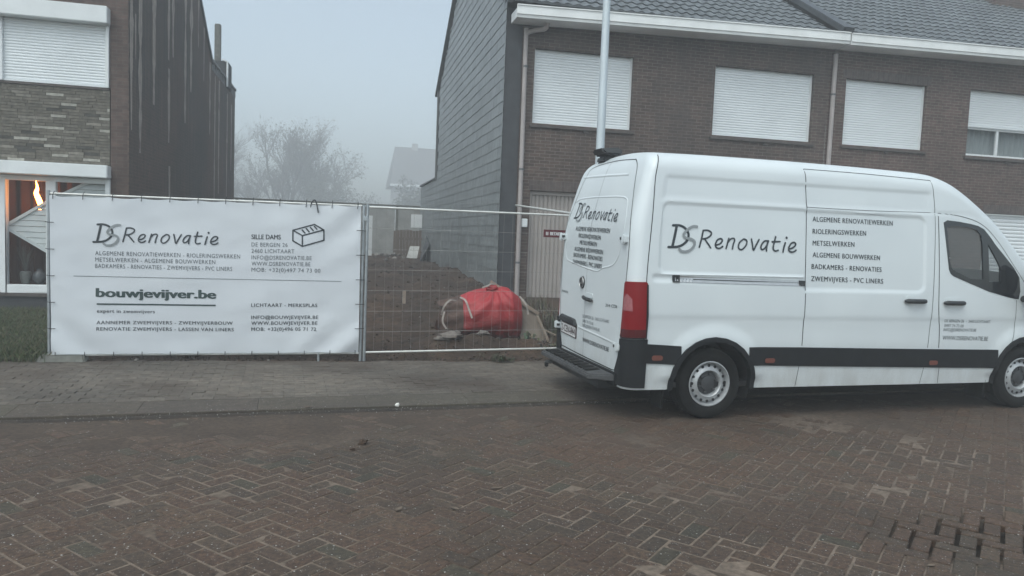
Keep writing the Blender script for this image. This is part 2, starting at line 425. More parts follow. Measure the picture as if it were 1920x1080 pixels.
# lawn left of the banner
k = NT('grass_blade'); k.p.inputs['Roughness'].default_value = .7
a = k.n('Attribute'); a.attribute_name = 'tone'; k.base(a.outputs['Color']); M['grass'] = k.m
k = NT('turf'); k.p.inputs['Roughness'].default_value = .95
k.base(k.ramp(k.noise(5, 6), [(.3, (.022, .028, .012)), (.7, (.05, .055, .026))]))
mb = MB(); mb.grid(lambda u, v: (lambda x, y: (x, y, garden_z(x, y, False) + .012 + .02 * fbm(x * 2, y * 2)))(-12 + 8.75 * u, 9.5 + 4.95 * v), 40, 24)
tag(mb.build('lawn', k.m, smooth=True), kind='structure')
mb = MB()
for i in range(26000):
    x = -3.28 - 3.6 * random.random() ** 1.2; y = 9.4 + 5.0 * random.random() ** 1.3
    if fbm(x * 1.6, y * 1.6, 4) < -.35: continue
    if y < 9.62 and random.random() < .6: continue
    z = garden_z(x, y, False) + .01; h = random.uniform(.03, .085) * (1.5 if y < 9.9 else 1); a = random.random() * 6.28; l = random.uniform(.2, .9) * h
    dx, dy = math.cos(a), math.sin(a); wd = .004
    b = random.uniform(.6, 1.4); mb.col = random.choice([(.06 * b, .08 * b, .03 * b), (.047 * b, .064 * b, .027 * b), (.10 * b, .09 * b, .048 * b)])
    mb.raw([(x - dy * wd, y + dx * wd, z), (x + dy * wd, y - dx * wd, z), (x + dx * l * .4, y + dy * l * .4, z + h * .65), (x + dx * l, y + dy * l, z + h)], [(0, 1, 2), (1, 3, 2)])
tag(mb.build('grass', M['grass']), 'short rough grass of the front lawn left of the banner', 'grass', kind='stuff')
# ================================================================ HOUSES
M['brick_right'] = brickmat('brown_brick', (.0582, .0378, .0310), (.0970, .0630, .0504), (.1697, .1436, .1242), .21, .066, .012, grime=(.055, .045, .042))
M['brick_right_b'] = brickmat('red_brown_brick', (.0703, .0418, .0342), (.1092, .0674, .0551), (.1710, .1472, .1283), .21, .066, .012)
M['soldier'] = brickmat('soldier_brick', (.070, .052, .048), (.105, .080, .072), (.11, .10, .092), .21, .064, .010, rot=True)
M['brick_left'] = brickmat('dark_red_brick', (.075, .046, .038), (.120, .076, .063), (.105, .092, .082), .20, .060, .009)
M['slate'] = toned('fibre_slate', .45, .22, 7, .25)
M['tile'] = toned('roof_tile', .42, .25, 9, .3)
M['gutter'] = plain('gutter_board', (.80, .81, .80), .5, .10, 2.5)
M['pipe'] = plain('downpipe', (.36, .32, .31), .6, .12, 6)
M['sill'] = plain('brown_sill', (.075, .062, .056), .7, .25, 10)
M['garage'] = plain('beige_door', (.34, .305, .285), .55, .08, 3)
M['bitumen'] = plain('bitumen_strip', (.045, .047, .052), .8, .25, 5, bump=.2)
M['soffit'] = plain('soffit', (.16, .155, .15), .8, .15, 4)
M['curtain'] = plain('net_curtain', (.34, .36, .36), .9, .18, 20, stretch=(6, 1, .3))
M['dark_room'] = plain('dark_curtain', (.060, .026, .020), .9, .35, 3, stretch=(3, 1, .4))
M['glass'] = glassmat('window_glass', (.9, .93, .94), .86, .03)
M['cap'] = plain('cover_strip', (.10, .105, .11), .6, .2, 6)

def wall_holes(mb, x0, x1, z0, z1, y, holes, depth=.14):
    X = sorted({x0, x1, *[h[0] for h in holes], *[h[1] for h in holes]}); Z = sorted({z0, z1, *[h[2] for h in holes], *[h[3] for h in holes]})
    for i in range(len(X) - 1):
        for j in range(len(Z) - 1):
            cx = (X[i] + X[i + 1]) / 2; cz = (Z[j] + Z[j + 1]) / 2
            if any(h[0] < cx < h[1] and h[2] < cz < h[3] for h in holes): continue
            mb.face([(X[i], y, Z[j]), (X[i + 1], y, Z[j]), (X[i + 1], y, Z[j + 1]), (X[i], y, Z[j + 1])])
    for a, b, c, d in holes:
        mb.face([(a, y, c), (a, y, d), (a, y + depth, d), (a, y + depth, c)]); mb.face([(b, y, c), (b, y + depth, c), (b, y + depth, d), (b, y, d)])
        mb.face([(a, y, d), (b, y, d), (b, y + depth, d), (a, y + depth, d)]); mb.face([(a, y, c), (a, y + depth, c), (b, y + depth, c), (b, y, c)])
def slats(mb, x0, x1, z0, z1, y, pitch=.052, bulge=.007):
    n = max(1, round((z1 - z0) / pitch)); p = (z1 - z0) / n
    for i in range(n):
        z = z0 + i * p
        pr = [(y + .004, z), (y - bulge * .7, z + p * .2), (y - bulge, z + p * .5), (y - bulge * .7, z + p * .8), (y + .004, z + p)]
        for a, b in zip(pr, pr[1:]): mb.face([(x0, a[0], a[1]), (x1, a[0], a[1]), (x1, b[0], b[1]), (x0, b[0], b[1])])
    return mb
def rollshutter(house, x0, x1, z0, z1, y, reveal=.13, partial=None, sill=True, group=None):
    fr = MB()
    fr.box(x0, x0 + .045, y + reveal - .05, y + reveal + .03, z0, z1).box(x1 - .045, x1, y + reveal - .05, y + reveal + .03, z0, z1)
    zb = z0 if partial is None else partial
    wn_ = fr.build('window', M['white'], house, bevel=.004)
    sh = slats(MB(), x0 + .045, x1 - .045, zb + .04, z1, y + reveal - .02); sh.box(x0 + .045, x1 - .045, y + reveal - .045, y + reveal, zb, zb + .037)
    sh.build('shutter', M['shutter'], wn_)
    if partial is not None:
        m = MB(); xm = x0 + (x1 - x0) * .45
        m.box(x0 + .046, x1 - .046, y + reveal, y + reveal + .05, z0 + .002, z0 + .06).box(x0 + .046, x1 - .046, y + reveal, y + reveal + .05, zb - .05, zb - .002).box(xm - .035, xm + .035, y + reveal + .001, y + reveal + .049, z0 + .061, zb - .051)
        m.box(x0 + .046, x0 + .09, y + reveal + .001, y + reveal + .049, z0 + .061, zb - .051)
        m.build('frame', M['white'], wn_, bevel=.004)
        MB().face([(x0 + .05, y + reveal + .03, z0 + .06), (x1 - .05, y + reveal + .03, z0 + .06), (x1 - .05, y + reveal + .03, zb - .05), (x0 + .05, y + reveal + .03, zb - .05)]).build('pane', M['glass'], wn_)
        cu = MB(); cu.grid(lambda u, v: (x0 + .05 + (x1 - x0 - .1) * u, y + reveal + .16 + .025 * math.sin(u * 90), z0 + .02 + (zb - z0) * v), 160, 1)
        cu.build('curtain', M['curtain'], wn_, smooth=True)
    else:
        MB().face([(x0, y + reveal + .05, z0), (x1, y + reveal + .05, z0), (x1, y + reveal + .05, z1), (x0, y + reveal + .05, z1)]).build('backing', M['black'], wn_)
    if sill:
        s_ = MB(); s_.hexa([(x0 - .06, y - .05, z0 - .085), (x1 + .06, y - .05, z0 - .085), (x1 + .06, y + reveal, z0 - .085), (x0 - .06, y + reveal, z0 - .085), (x0 - .06, y - .05, z0 - .035), (x1 + .06, y - .05, z0 - .035), (x1 + .06, y + reveal, z0 - .004), (x0 - .06, y + reveal, z0 - .004)])
        xm = (x0 + x1) / 2 + .08; s_.box(xm - .05, xm + .05, y - .035, y - .001, z0 - .135, z0 - .087)
        s_.build('sill', M['sill'], wn_, bevel=.004)
    return wn_
def tiles(mb, x0, x1, ye, ze, yr, zr, tw=.215, gauge=.335, base=(.105, .115, .122)):
    sl = Vector((0, yr - ye, zr - ze)); L = sl.length; d = sl.normalized(); nrm = Vector((0, -d.z, d.y)) if d.y > 0 else Vector((0, d.z, -d.y))
    nc = int(L / gauge) + 1; nx = int((x1 - x0) / tw)
    prof = [(0, .004), (.18, .024), (.36, .030), (.52, .018), (.7, .002), (.88, 0), (1, .004)]
    for r in range(nc):
        s0 = r * gauge; s1 = min(L, s0 + gauge)
        for i in range(nx):
            xa = x0 + i * tw; k1 = random.uniform(.82, 1.15); mb.col = tuple(b * k1 for b in base)
            jz = random.uniform(0, .004)
            for (a, ha), (b, hb) in zip(prof, prof[1:]):
                def P(t, s, h): p = Vector((xa + t * tw, ye, ze)) + d * s + nrm * h; return p
                lo = .032 + jz; hi = .006
                mb.face([P(a, s0, ha + lo), P(b, s0, hb + lo), P(b, s1, hb + hi), P(a, s1, ha + hi)])
                mb.face([P(a, s0, ha * .3 - .012), P(b, s0, hb * .3 - .012), P(b, s0, hb + lo), P(a, s0, ha + lo)])
def downpipe(house, pts, brackets, r=.045, name='downpipe'):
    p = MB().tube(spline(pts, 5), r, 12).build(name, M['pipe'], house, smooth=50)
    x, y = pts[-1][0], pts[-1][1]
    for z in brackets: MB().lathe([(r + .001, -.02), (r + .009, -.02), (r + .009, .02), (r + .001, .02)], (x, y, z), 'Z', 14).build('bracket', M['cap'], p)
    return p
def gutterbox(house, x0, x1, za, zb, y0=13.93, y1=14.44):
    # za, zb: bottom height at both ends
    h = .235; mb = MB()
    prof = [(y0 + .03, 0), (y0 + .02, .05), (y0, .06), (y0, h - .02), (y0 - .018, h - .02), (y0 - .018, h), (y0 + .03, h), (y0 + .03, h - .06), (y1, h - .06), (y1, 0)]
    A = [(x0, y, za + z) for y, z in prof]; B = [(x1, y, zb + z) for y, z in prof]; n = len(prof)
    mb.raw(A + B, [(i, (i + 1) % n, n + (i + 1) % n, n + i) for i in range(n)] + [tuple(range(n))[::-1], tuple(range(n, 2 * n))])
    return mb.build('gutter', M['gutter'], house)

FY = 14.5
# ---------------------------------------------------------------- right corner house
H1 = thing('terraced_house', 'brown brick end house with grey slate gable beside the muddy plot', 'house', (6.6, 19.5, .3))
holes = [(3.645, 5.735, 3.93, 5.395), (7.555, 9.905, 3.96, 5.405), (3.665, 6.08, .40, 2.60), (7.6, 9.85, 1.2, 2.6)]
mb = MB(); wall_holes(mb, 3.38, 10.255, 0, 6.0, FY, holes, .15); mb.build('wall', M['brick_right'], H1)
mb = MB(); mb.box(3.045, 3.379, FY - .012, FY + .2, 0, 6.1); mb.build('corner_panel', M['bitumen'], H1, bevel=.004)
rollshutter(H1, *holes[0], FY); rollshutter(H1, *holes[1], FY); rollshutter(H1, *holes[3], FY)
mb = MB(); mb.box(3.63, 6.115, FY - .004, FY + .02, 2.604, 2.80); mb.build('lintel', M['soldier'], H1)
# ribbed up-and-over garage door
gd = MB(); nr = 26; x0, x1 = 3.72, 6.02; pr = []
for i in range(nr):
    a = x0 + (x1 - x0) * i / nr; p = (x1 - x0) / nr
    pr += [(a, .145), (a + p * .2, .12), (a + p * .75, .12), (a + p * .95, .145)]
pr.append((x1, .145))
for a, b in zip(pr, pr[1:]): gd.face([(a[0], FY + a[1], .44), (b[0], FY + b[1], .44), (b[0], FY + b[1], 2.52), (a[0], FY + a[1], 2.52)])
gdo = gd.build('garage_door', M['garage'], H1)
MB().box(3.666, 3.719, FY + .08, FY + .16, .402, 2.598).box(6.021, 6.079, FY + .08, FY + .16, .402, 2.598).box(3.72, 6.02, FY + .08, FY + .16, 2.521, 2.598).build('frame', M['garage'], gdo, bevel=.004)
MB().box(4.78, 4.96, FY + .07, FY + .115, 1.35, 1.39).build('handle', M['dark_plastic'], gdo, bevel=.006)
# roof with tiles, gutter, verge
rf = MB(); tiles(rf, 2.98, 10.13, 13.98, 6.10, 19.6, 9.55); rfo = rf.build('roof', M['tile'], H1)
mb = MB(); mb.col = (.09, .095, .1); mb.face([(2.98, 19.6, 9.55), (10.2, 19.6, 9.55), (10.2, 25.2, 6.25), (2.98, 25.2, 6.25)]); mb.build('rear_slope', M['tile'], rfo)
mb = MB(); mb.bar((3.0, 13.95, 6.09), (3.0, 19.6, 9.54), .10, .10); mb.bar((3.0, 25.2, 6.22), (3.0, 19.62, 9.52), .10, .10); mb.build('verge', M['cap'], rfo, bevel=.01)
mb = MB(); mb.tube([(3.0, 19.6, 9.6), (10.2, 19.6, 9.6)], .11, 8); mb.build('ridge_tiles', M['tile'], rfo)
gutterbox(H1, 3.13, 10.30, 5.79, 5.965)
MB().hexa([(3.16, 13.97, 5.84), (10.25, 13.97, 5.98), (10.25, 14.498, 5.98), (3.16, 14.498, 5.84), (3.16, 13.97, 5.855), (10.25, 13.97, 5.995), (10.25, 14.498, 5.995), (3.16, 14.498, 5.855)]).build('soffit', M['soffit'], H1)
downpipe(H1, [(3.80, 14.2, 5.83), (3.78, 14.28, 5.72), (3.62, 14.40, 5.70), (3.46, 14.44, 5.64), (3.44, 14.44, 5.5), (3.445, 14.44, 3), (3.45, 14.44, .48)], (5.0, 3.0, 1.15))
MB().box(3.50, 3.62, 14.44, 14.498, 1.86, 2.03).build('meter_box', M['white'], H1, bevel=.01)
# slate hung gable
def gable(y): return 6.25 + (y - 14.5) * .622 if y < 19.6 else (9.42 - (y - 19.6) * .592 if y < 24.83 else 3.45)
mb = MB(); y0, y1 = 14.5, 24.83
mb.face([(3.06, 14.5, 0), (3.06, 24.83, 0), (3.06, 24.83, 6.30), (3.06, 19.6, 9.42), (3.06, 14.5, 6.2)])
mb.face([(3.06, 24.83, 0), (3.06, 29.7, 0), (3.06, 29.7, 3.44), (3.06, 24.83, 3.44)])
mb.face([(3.06, 24.83, 3.44), (3.06, 29.7, 3.44), (7.0, 29.7, 3.44), (7.0, 24.83, 3.44)])
mb.build('side_wall', M['bitumen'], H1)
sl_ = MB(); ch = .222; sw = .40
for r in range(43):
    z = .10 + r * ch; ox = (.5 * sw if r % 2 else 0)
    for i in range(-1, 40):
        ya = 14.46 + i * sw + ox; yb = min(ya + sw - .004, 29.7); ya = max(ya, 14.46)
        if yb - ya < .03 or ya > 29.7: continue
        top = min(gable(ya), gable(yb))
        if abs(ya - 24.83) < .45 and z > 3.3: top = min(top, gable(min(yb, 24.8)))
        if z + .05 > top or (z > 3.4 and yb > 24.83): continue
        zt = min(z + ch + .03, top)
        k1 = random.uniform(.86, 1.13) * (1 + .15 * fbm(ya * .5, z * .5)); sl_.col = tuple(v * k1 for v in (.185, .200, .205))
        d = .014 + random.uniform(0, .005); zb = z + random.uniform(-.008, .008)
        sl_.raw([(3.052 - d, ya, zb), (3.052 - d, yb, zb), (3.052 - .006, yb, zt), (3.052 - .006, ya, zt), (3.055, ya, zb + .004), (3.055, yb, zb + .004)], [(1, 0, 3, 2), (0, 1, 5, 4)])
sl_.build('slate_cladding', M['slate'], H1)
mb = MB(); mb.box(2.99, 3.06, 24.79, 24.87, 3.40, 6.32).bar((3.02, 24.83, 3.47), (3.02, 29.72, 3.47), .08, .06); mb.build('cover_strip', M['cap'], H1, bevel=.008)
# ---------------------------------------------------------------- second house of the row
H2 = thing('terraced_house', 'reddish brown brick house with a half open shutter behind the van cab', 'house', (14.2, 19.5, .3))
holes2 = [(10.69, 12.78, 3.965, 5.40), (13.945, 16.1, 3.93, 5.43), (14.62, 17.1, .35, 2.63), (10.9, 12.3, .3, 2.5)]
mb = MB(); wall_holes(mb, 10.257, 18.6, 0, 6.15, FY, holes2, .15); mb.build('wall', M['brick_right_b'], H2)
rollshutter(H2, *holes2[0], FY); rollshutter(H2, *holes2[1], FY, partial=4.60)
mb = MB(); mb.box(10.6, 12.87, FY - .004, FY + .02, 5.405, 5.60); mb.build('lintel', M['soldier'], H2)
mb = MB(); mb.box(14.55, 17.17, FY - .004, FY + .02, 2.635, 2.83); mb.build('lintel', M['soldier'], H2)
gd = MB(); slats(gd, 14.66, 17.06, .37, 2.60, FY + .10, .085, .014); gdo = gd.build('garage_door', M['shutter'], H2)
MB().box(14.621, 14.659, FY + .06, FY + .15, .352, 2.628).box(17.061, 17.099, FY + .06, FY + .15, .352, 2.628).build('frame', M['white'], gdo)
MB().box(10.902, 12.298, FY + .10, FY + .15, .302, 2.498).build('door', M['dark_plastic'], H2, bevel=.01)
rf = MB(); tiles(rf, 10.36, 18.6, 13.98, 6.19, 19.6, 9.66); rfo = rf.build('roof', M['tile'], H2)
mb = MB(); mb.col = (.05, .054, .06); mb.bar((10.24, 13.92, 6.23), (10.24, 19.6, 9.72), .26, .12); mb.build('party_verge', M['tile'], rfo, bevel=.012)
mb = MB(); mb.tube([(10.2, 19.6, 9.71), (18.6, 19.6, 9.71)], .11, 8); mb.col = (.09, .095, .1); mb.face([(10.3, 19.62, 9.66), (18.6, 19.62, 9.66), (18.6, 25.2, 6.3), (10.3, 25.2, 6.3)]); mb.build('ridge_tiles', M['tile'], rfo)
mb = MB(); mb.box(17.9, 19.05, 18.0, 19.0, 8.2, 9.75); c_ = mb.build('chimney', M['brick_right_b'], rfo, bevel=.01)
MB().box(17.82, 19.13, 17.92, 19.08, 9.752, 9.84).build('chimney_cap', M['concrete'], c_)
mb = MB(); mb.bar((17.85, 17.95, 8.55), (19.1, 17.95, 8.55), .05, .25); mb.build('flashing', M['cap'], c_)
gutterbox(H2, 10.335, 18.6, 5.955, 6.115)
MB().hexa([(10.34, 13.97, 6.0), (18.6, 13.97, 6.12), (18.6, 14.498, 6.12), (10.34, 14.498, 6.0), (10.34, 13.97, 6.015), (18.6, 13.97, 6.135), (18.6, 14.498, 6.135), (10.34, 14.498, 6.015)]).build('soffit', M['soffit'], H2)
downpipe(H2, [(10.33, 14.42, 5.86), (10.33, 14.43, 3), (10.33, 14.43, .4)], (5.0, 2.6), .048)
# ---------------------------------------------------------------- left house
HL = thing('corner_house', 'dark house with an exposed black party wall and white roller shutter', 'house', (-7.3, 18.7, .1))
M['streak'] = plain('mortar_streak', (.36, .31, .27), .95, .35, 10, bump=.5, stretch=(1, 1, .5))
k = NT('tarred_wall'); k.p.inputs['Roughness'].default_value = .85
nA = k.noise(3.0, 7, k.coord((1, 3.2, .10)), .65); nB = k.noise(9, 6, k.coord((1, 2.2, .16)), .7); nC = k.noise(.5, 4)
c = k.ramp(nA, [(.3, (.024, .024, .026)), (.48, (.044, .041, .041)), (.62, (.072, .058, .051)), (.78, (.13, .108, .095))])
c = k.mix(k.ramp(k.noise(.28, 3), [(.38, .15), (.6, .8)]), c, (.078, .050, .040)); c = k.mix(1.0, c, k.ramp(nB, [(.3, .65), (.7, 1.4)]), 'MULTIPLY'); c = k.mix(1.0, c, k.ramp(nC, [(.3, .75), (.7, 1.25)]), 'MULTIPLY')
sp = k.n('SeparateXYZ'); k.l(k.coord(), sp.inputs[0]); cb = k.n('CombineXYZ'); k.l(sp.outputs[1], cb.inputs[0]); k.l(sp.outputs[2], cb.inputs[1])
b_ = k.n('TexBrick'); b_.inputs['Scale'].default_value = 1; b_.inputs['Brick Width'].default_value = .21; b_.inputs['Row Height'].default_value = .065; b_.inputs['Mortar Size'].default_value = .006
b_.inputs['Color1'].default_value = (.8, .74, .72, 1); b_.inputs['Color2'].default_value = (1.25, 1.12, 1.05, 1); b_.inputs['Mortar'].default_value = (1.7, 1.6, 1.5, 1); k.l(cb.outputs[0], b_.inputs['Vector'])
c = k.mix(.75, c, k.mix(1.0, c, b_.outputs['Color'], 'MULTIPLY'))
k.base(c); k.bump(nB, .5, .02); M['tar'] = k.m
upx = (-5.69, -4.015)
holesL = [(upx[0], upx[1], 3.985, 5.30), (-5.72, -3.995, .39, 2.62)]
mb = MB(); wall_holes(mb, -11, -3.72, -.05, 6.3, FY, [(-5.95, -4.005, 3.984, 5.301), (-5.95, -3.994, .389, 3.983)], .15); mb.build('wall', M['brick_left'], HL)
mb = MB(); mb.face([(-3.7, 14.495, -.1), (-3.7, 27.75, -.1), (-3.7, 27.75, 6.06), (-3.7, 22.97, 6.06), (-3.7, 22.97, 6.26), (-3.7, 18.7, 8.98), (-3.7, 14.495, 6.26)])
mb.face([(-3.7, 27.75, -.1), (-11, 27.75, -.1), (-11, 27.75, 6.06), (-3.7, 27.75, 6.06)]); mb.face([(-3.7, 22.9, 6.05), (-3.7, 27.75, 6.05), (-11, 27.75, 6.05), (-11, 22.9, 6.05)])
mb.face([(-3.7, 14.495, -.1), (-3.7, 14.495, 6.26), (-3.719, 14.495, 6.26), (-3.719, 14.495, -.1)])
mb.build('side_wall', M['tar'], HL)
st = MB()
def streak(y, za, zb, wd):
    n = max(6, int((za - zb) / .09)); L_ = []; R_ = []
    ph = random.random() * 40
    for i in range(n + 1):
        t = i / n; z = za + (zb - za) * t
        w2 = wd * (.5 + .35 * noise.noise(Vector((ph, z * 2.6, 0))) + .18 * noise.noise(Vector((ph, z * 9, 3)))) * (1 - .55 * t ** 3)
        yy = y + .02 * noise.noise(Vector((ph + 5, z * 1.2, 0)))
        if noise.noise(Vector((ph + 9, z * 1.7, 1))) > .48: w2 *= .35
        L_.append((-3.692 + .004 * noise.noise(Vector((ph, z * 7, 8))), yy - w2, z)); R_.append((-3.692 + .004 * noise.noise(Vector((ph, z * 6, 4))), yy + w2, z))
    for i in range(n): st.face([L_[i], L_[i + 1], R_[i + 1], R_[i]])
for y, za, zb, wd in [(15.22, 6.6, 2.95, .14), (16.25, 6.9, 4.0, .16), (17.53, 7.2, 5.15, .13), (17.58, 4.98, 3.40, .12), (17.67, 2.9, 2.0, .10), (17.95, 7.4, 5.30, .12), (19.28, 7.8, 4.05, .15), (19.97, 7.9, 4.9, .17), (22.68, 6.2, 4.2, .12), (23.55, 6.0, 2.0, .10), (24.3, 6.0, 2.6, .12), (25.95, 5.9, 2.3, .10), (14.62, 5.9, 3.3, .10), (14.9, 5.4, 4.6, .05), (20.9, 7.4, 6.2, .08), (21.7, 6.9, 5.5, .07), (26.9, 5.7, 3.5, .10)]: streak(y, za, zb, wd * 1.7)
st.build('mortar_streaks', M['streak'], HL)
# coping of the lower rear roof, open below its cap
mb = MB(); mb.box(-3.78, -3.66, 22.9, 27.8, 6.30, 6.36)
for i in range(15): mb.box(-3.75, -3.69, 23.0 + i * .335, 23.10 + i * .335, 6.06, 6.30)
mb.build('railing', M['cap'], HL)
mb = MB(); mb.bar((-3.72, 14.3, 6.15), (-3.72, 18.7, 8.99), .12, .10); mb.bar((-3.72, 23.02, 6.25), (-3.72, 18.72, 8.99), .12, .10)
mb.face([(-3.72, 14.2, 6.1), (-3.72, 18.7, 9.0), (-11, 18.7, 9.0), (-11, 14.2, 6.1)]); mb.face([(-3.72, 18.7, 9.0), (-3.72, 23.1, 6.2), (-11, 23.1, 6.2), (-11, 18.7, 9.0)])
rfo = mb.build('roof', M['cap'], HL)
mb = MB(); mb.box(-4.24, -3.63, 25.6, 26.4, 6.05, 6.86); mb.build('chimney', M['bitumen'], rfo, bevel=.02)
mb = MB(); mb.box(-4.10, -3.915, 25.9, 26.09, 6.86, 8.08); mb.build('flue', M['concrete'], rfo, bevel=.02)
mb = MB().tube([(-3.64, 25.5, 6.05), (-3.64, 25.5, 6.82), (-3.8, 25.5, 6.88)], .03, 8); mb.build('vent_pipe', M['white'], rfo, smooth=True)
# stone strip panel between the two windows
M['strip'] = toned('strip_stone', .9, .3, 14, .5)
mb = MB(); mb.col = (.075, .072, .062); mb.box(-5.95, -4.006, FY + .012, FY + .1, 2.63, 3.98)
z = 2.64
while z < 3.94:
    h = .052; x = -5.94 - random.random() * .2
    while x < -4.02:
        L_ = random.uniform(.24, .28); xe = min(x + L_, -4.008); r = random.random()
        b = (.125, .113, .092)
        if r < .06: b = (.33, .315, .275)
        elif r < .15: b = (.185, .17, .143)
        elif r < .21: b = (.062, .058, .051)
        k1 = random.uniform(.86, 1.14); mb.col = tuple(v * k1 for v in b)
        dd = random.uniform(-.003, .005)
        xs_ = max(x, -5.948)
        if xe - xs_ > .02: mb.hexa([(xs_ + .003, FY - dd, z + .003), (xe - .003, FY - dd, z + .003), (xe - .003, FY + .011, z + .003), (xs_ + .003, FY + .011, z + .003), (xs_ + .003, FY - dd + .002, z + h - .004), (xe - .003, FY - dd + .002, z + h - .004), (xe - .003, FY + .011, z + h - .004), (xs_ + .003, FY + .011, z + h - .004)])
        x += L_
    z += h
mb.build('stone_panel', M['strip'], HL)
# upper window with its shutter box
up = MB().box(-5.735, -5.66, FY - .04, FY + .12, 3.985, 5.045).box(-4.07, -4.016, FY - .04, FY + .12, 3.985, 5.045).build('window', M['white'], HL, bevel=.006)
sh = slats(MB(), -5.66, -4.07, 4.02, 5.045, FY + .02, .05, .007); sh.box(-5.66, -4.07, FY - .005, FY + .03, 3.99, 4.018); sh.build('shutter', M['shutter'], up)
MB().box(-6.1, -4.0, FY - .20, FY + .10, 5.05, 5.34).build('shutter_box', M['white'], up, bevel=.012)
MB().box(-5.95, -4.01, FY - .02, FY + .14, 3.945, 3.983).build('sill', M['sill'], up)
MB().face([(-5.95, FY + .13, 3.98), (-4.0, FY + .13, 3.98), (-4.0, FY + .13, 5.1), (-5.95, FY + .13, 5.1)]).build('backing', M['black'], up)
# lower window: white frame, two panes, dark curtain and added white slatted stand-ins behind
lo = MB(); lo.box(-5.745, -5.64, FY - .03, FY + .10, .36, 2.40).box(-4.075, -3.996, FY - .03, FY + .10, .36, 2.40).box(-5.64, -4.075, FY - .03, FY + .10, 2.31, 2.40).box(-5.64, -4.075, FY - .03, FY + .10, .36, .50).box(-5.02, -4.86, FY - .028, FY + .098, .50, 2.31)
lw_ = lo.build('window', M['white'], HL, bevel=.01)
MB().box(-6.1, -3.985, FY - .24, FY + .10, 2.405, 2.625).build('shutter_box', M['white'], lw_, bevel=.012)
MB().box(-5.98, -3.98, FY - .08, FY + .14, .30, .358).build('sill', M['sill'], lw_)
MB().face([(-5.645, FY + .05, .49), (-4.07, FY + .05, .49), (-4.07, FY + .05, 2.32), (-5.645, FY + .05, 2.32)]).build('pane', M['glass'], lw_)
MB().grid(lambda u, v: (-5.95 + 1.95 * u, FY + .55 + .05 * math.sin(u * 60), .30 + 2.12 * v), 140, 1).build('curtain', M['dark_room'], lw_, smooth=True)
M['board'] = plain('white_board', (.80, .81, .80), .55, .06, 4)
def slat_shape(poly, y, name='slatted_stand_in'):
    mb = MB(); zs = [p[1] for p in poly]; zmin, zmax = min(zs), max(zs); n = int((zmax - zmin) / .10) + 1
    def xr(z):
        q = []
        for (xa, za), (xb, zb) in zip(poly, poly[1:] + poly[:1]):
            if (za - z) * (zb - z) <= 0 and abs(za - zb) > 1e-6: q.append(xa + (xb - xa) * (z - za) / (zb - za))
        return (min(q), max(q)) if q else None
    for i in range(n):
        za = zmin + i * .10 + .001; zb = min(za + .094, zmax - .001); a = xr(za); b = xr(zb)
        if not a or not b: continue
        mb.hexa([(a[0], y - .012, za), (a[1], y - .012, za), (a[1], y + .01, za), (a[0], y + .01, za), (b[0], y, zb), (b[1], y, zb), (b[1], y + .01, zb), (b[0], y + .01, zb)])
    for (xa, za), (xb, zb) in zip(poly, poly[1:] + poly[:1]): mb.bar((xa, y - .02, za), (xb, y - .02, zb), .05, .03, (0, 1, 0))
    return mb.build(name, M['board'], lw_)
slat_shape([(-5.72, 1.50), (-4.95, 2.02), (-4.95, 1.02)], FY + .14)
slat_shape([(-4.86, 2.06), (-4.22, 2.42), (-3.97, 2.45), (-3.97, 1.2), (-4.86, 1.2)], FY + .11)
# side return of the room so that nothing shows through
MB().box(-6.0, -5.96, FY + .16, FY + .7, .2, 2.6).box(-3.96, -3.92, FY + .16, FY + .7, .2, 2.6).box(-6.0, -3.92, FY + .7, FY + .74, .2, 2.6).box(-6.0, -3.92, FY + .16, FY + .7, 2.45, 2.6).box(-6.0, -3.92, FY + .16, FY + .7, .2, .495).build('reveal', M['dark_room'], lw_)
MB().box(-6.6, -3.74, FY - .03, FY - .001, -.05, .295).build('plinth', M['bitumen'], HL)
# glowing lamp and the pots standing in the window
LW = thing('window_lamp', 'glowing orange flame shaped lamp inside the lower left window', 'lamp', (-5.2, FY + .2, 2.3))
fl = MB(); fl.tube(spline([(-5.200, FY + .2, 1.79), (-5.178, FY + .2, 1.88), (-5.20, FY + .2, 1.98), (-5.245, FY + .2, 2.10), (-5.225, FY + .2, 2.20), (-5.25, FY + .2, 2.32)], 3), [.007, .018, .028, .035, .039, .041, .041, .040, .038, .035, .031, .026, .020, .014, .009, .005], 10)
fl.build('bulb', emitmat('lamp_glow', (1.0, .31, .05), 26), LW, smooth=True)
MB().tube([(-5.232, FY + .2, 2.27), (-5.232, FY + .2, 2.44)], .005, 6).build('cord', M['black'], LW)
M['ceramic'] = plain('pale_ceramic', (.16, .16, .15), .4, .2, 20)
P_ = thing('plant_pot', 'pale pot of dry flowers on the sill of the lower left window', 'pot', (-5.42, FY + .2, .36))
MB().lathe([(.0, .50), (.06, .50), (.085, .60), (.09, .68), (.075, .72), (.0, .70)], (-5.42, FY + .2, 0), 'Z', 16).build('pot', M['ceramic'], P_, smooth=True)
mb = MB()
for i in range(40):
    a = random.random() * 6.28; r = random.uniform(.05, .16); h = random.uniform(.15, .5); mb.tube([(-5.42, FY + .2, .70), (-5.42 + r * .5 * math.cos(a), FY + .2 + r * .3 * math.sin(a), .70 + h * .6), (-5.42 + r * math.cos(a), FY + .2 + r * .5 * math.sin(a), .70 + h)], .003, 3)
mb.build('stems', plain('dry_stem', (.12, .11, .10), .8, .3, 5), P_)
P_ = thing('vase', 'round glossy vase beside the pot in the lower left window', 'vase', (-5.2, FY + .2, .36))
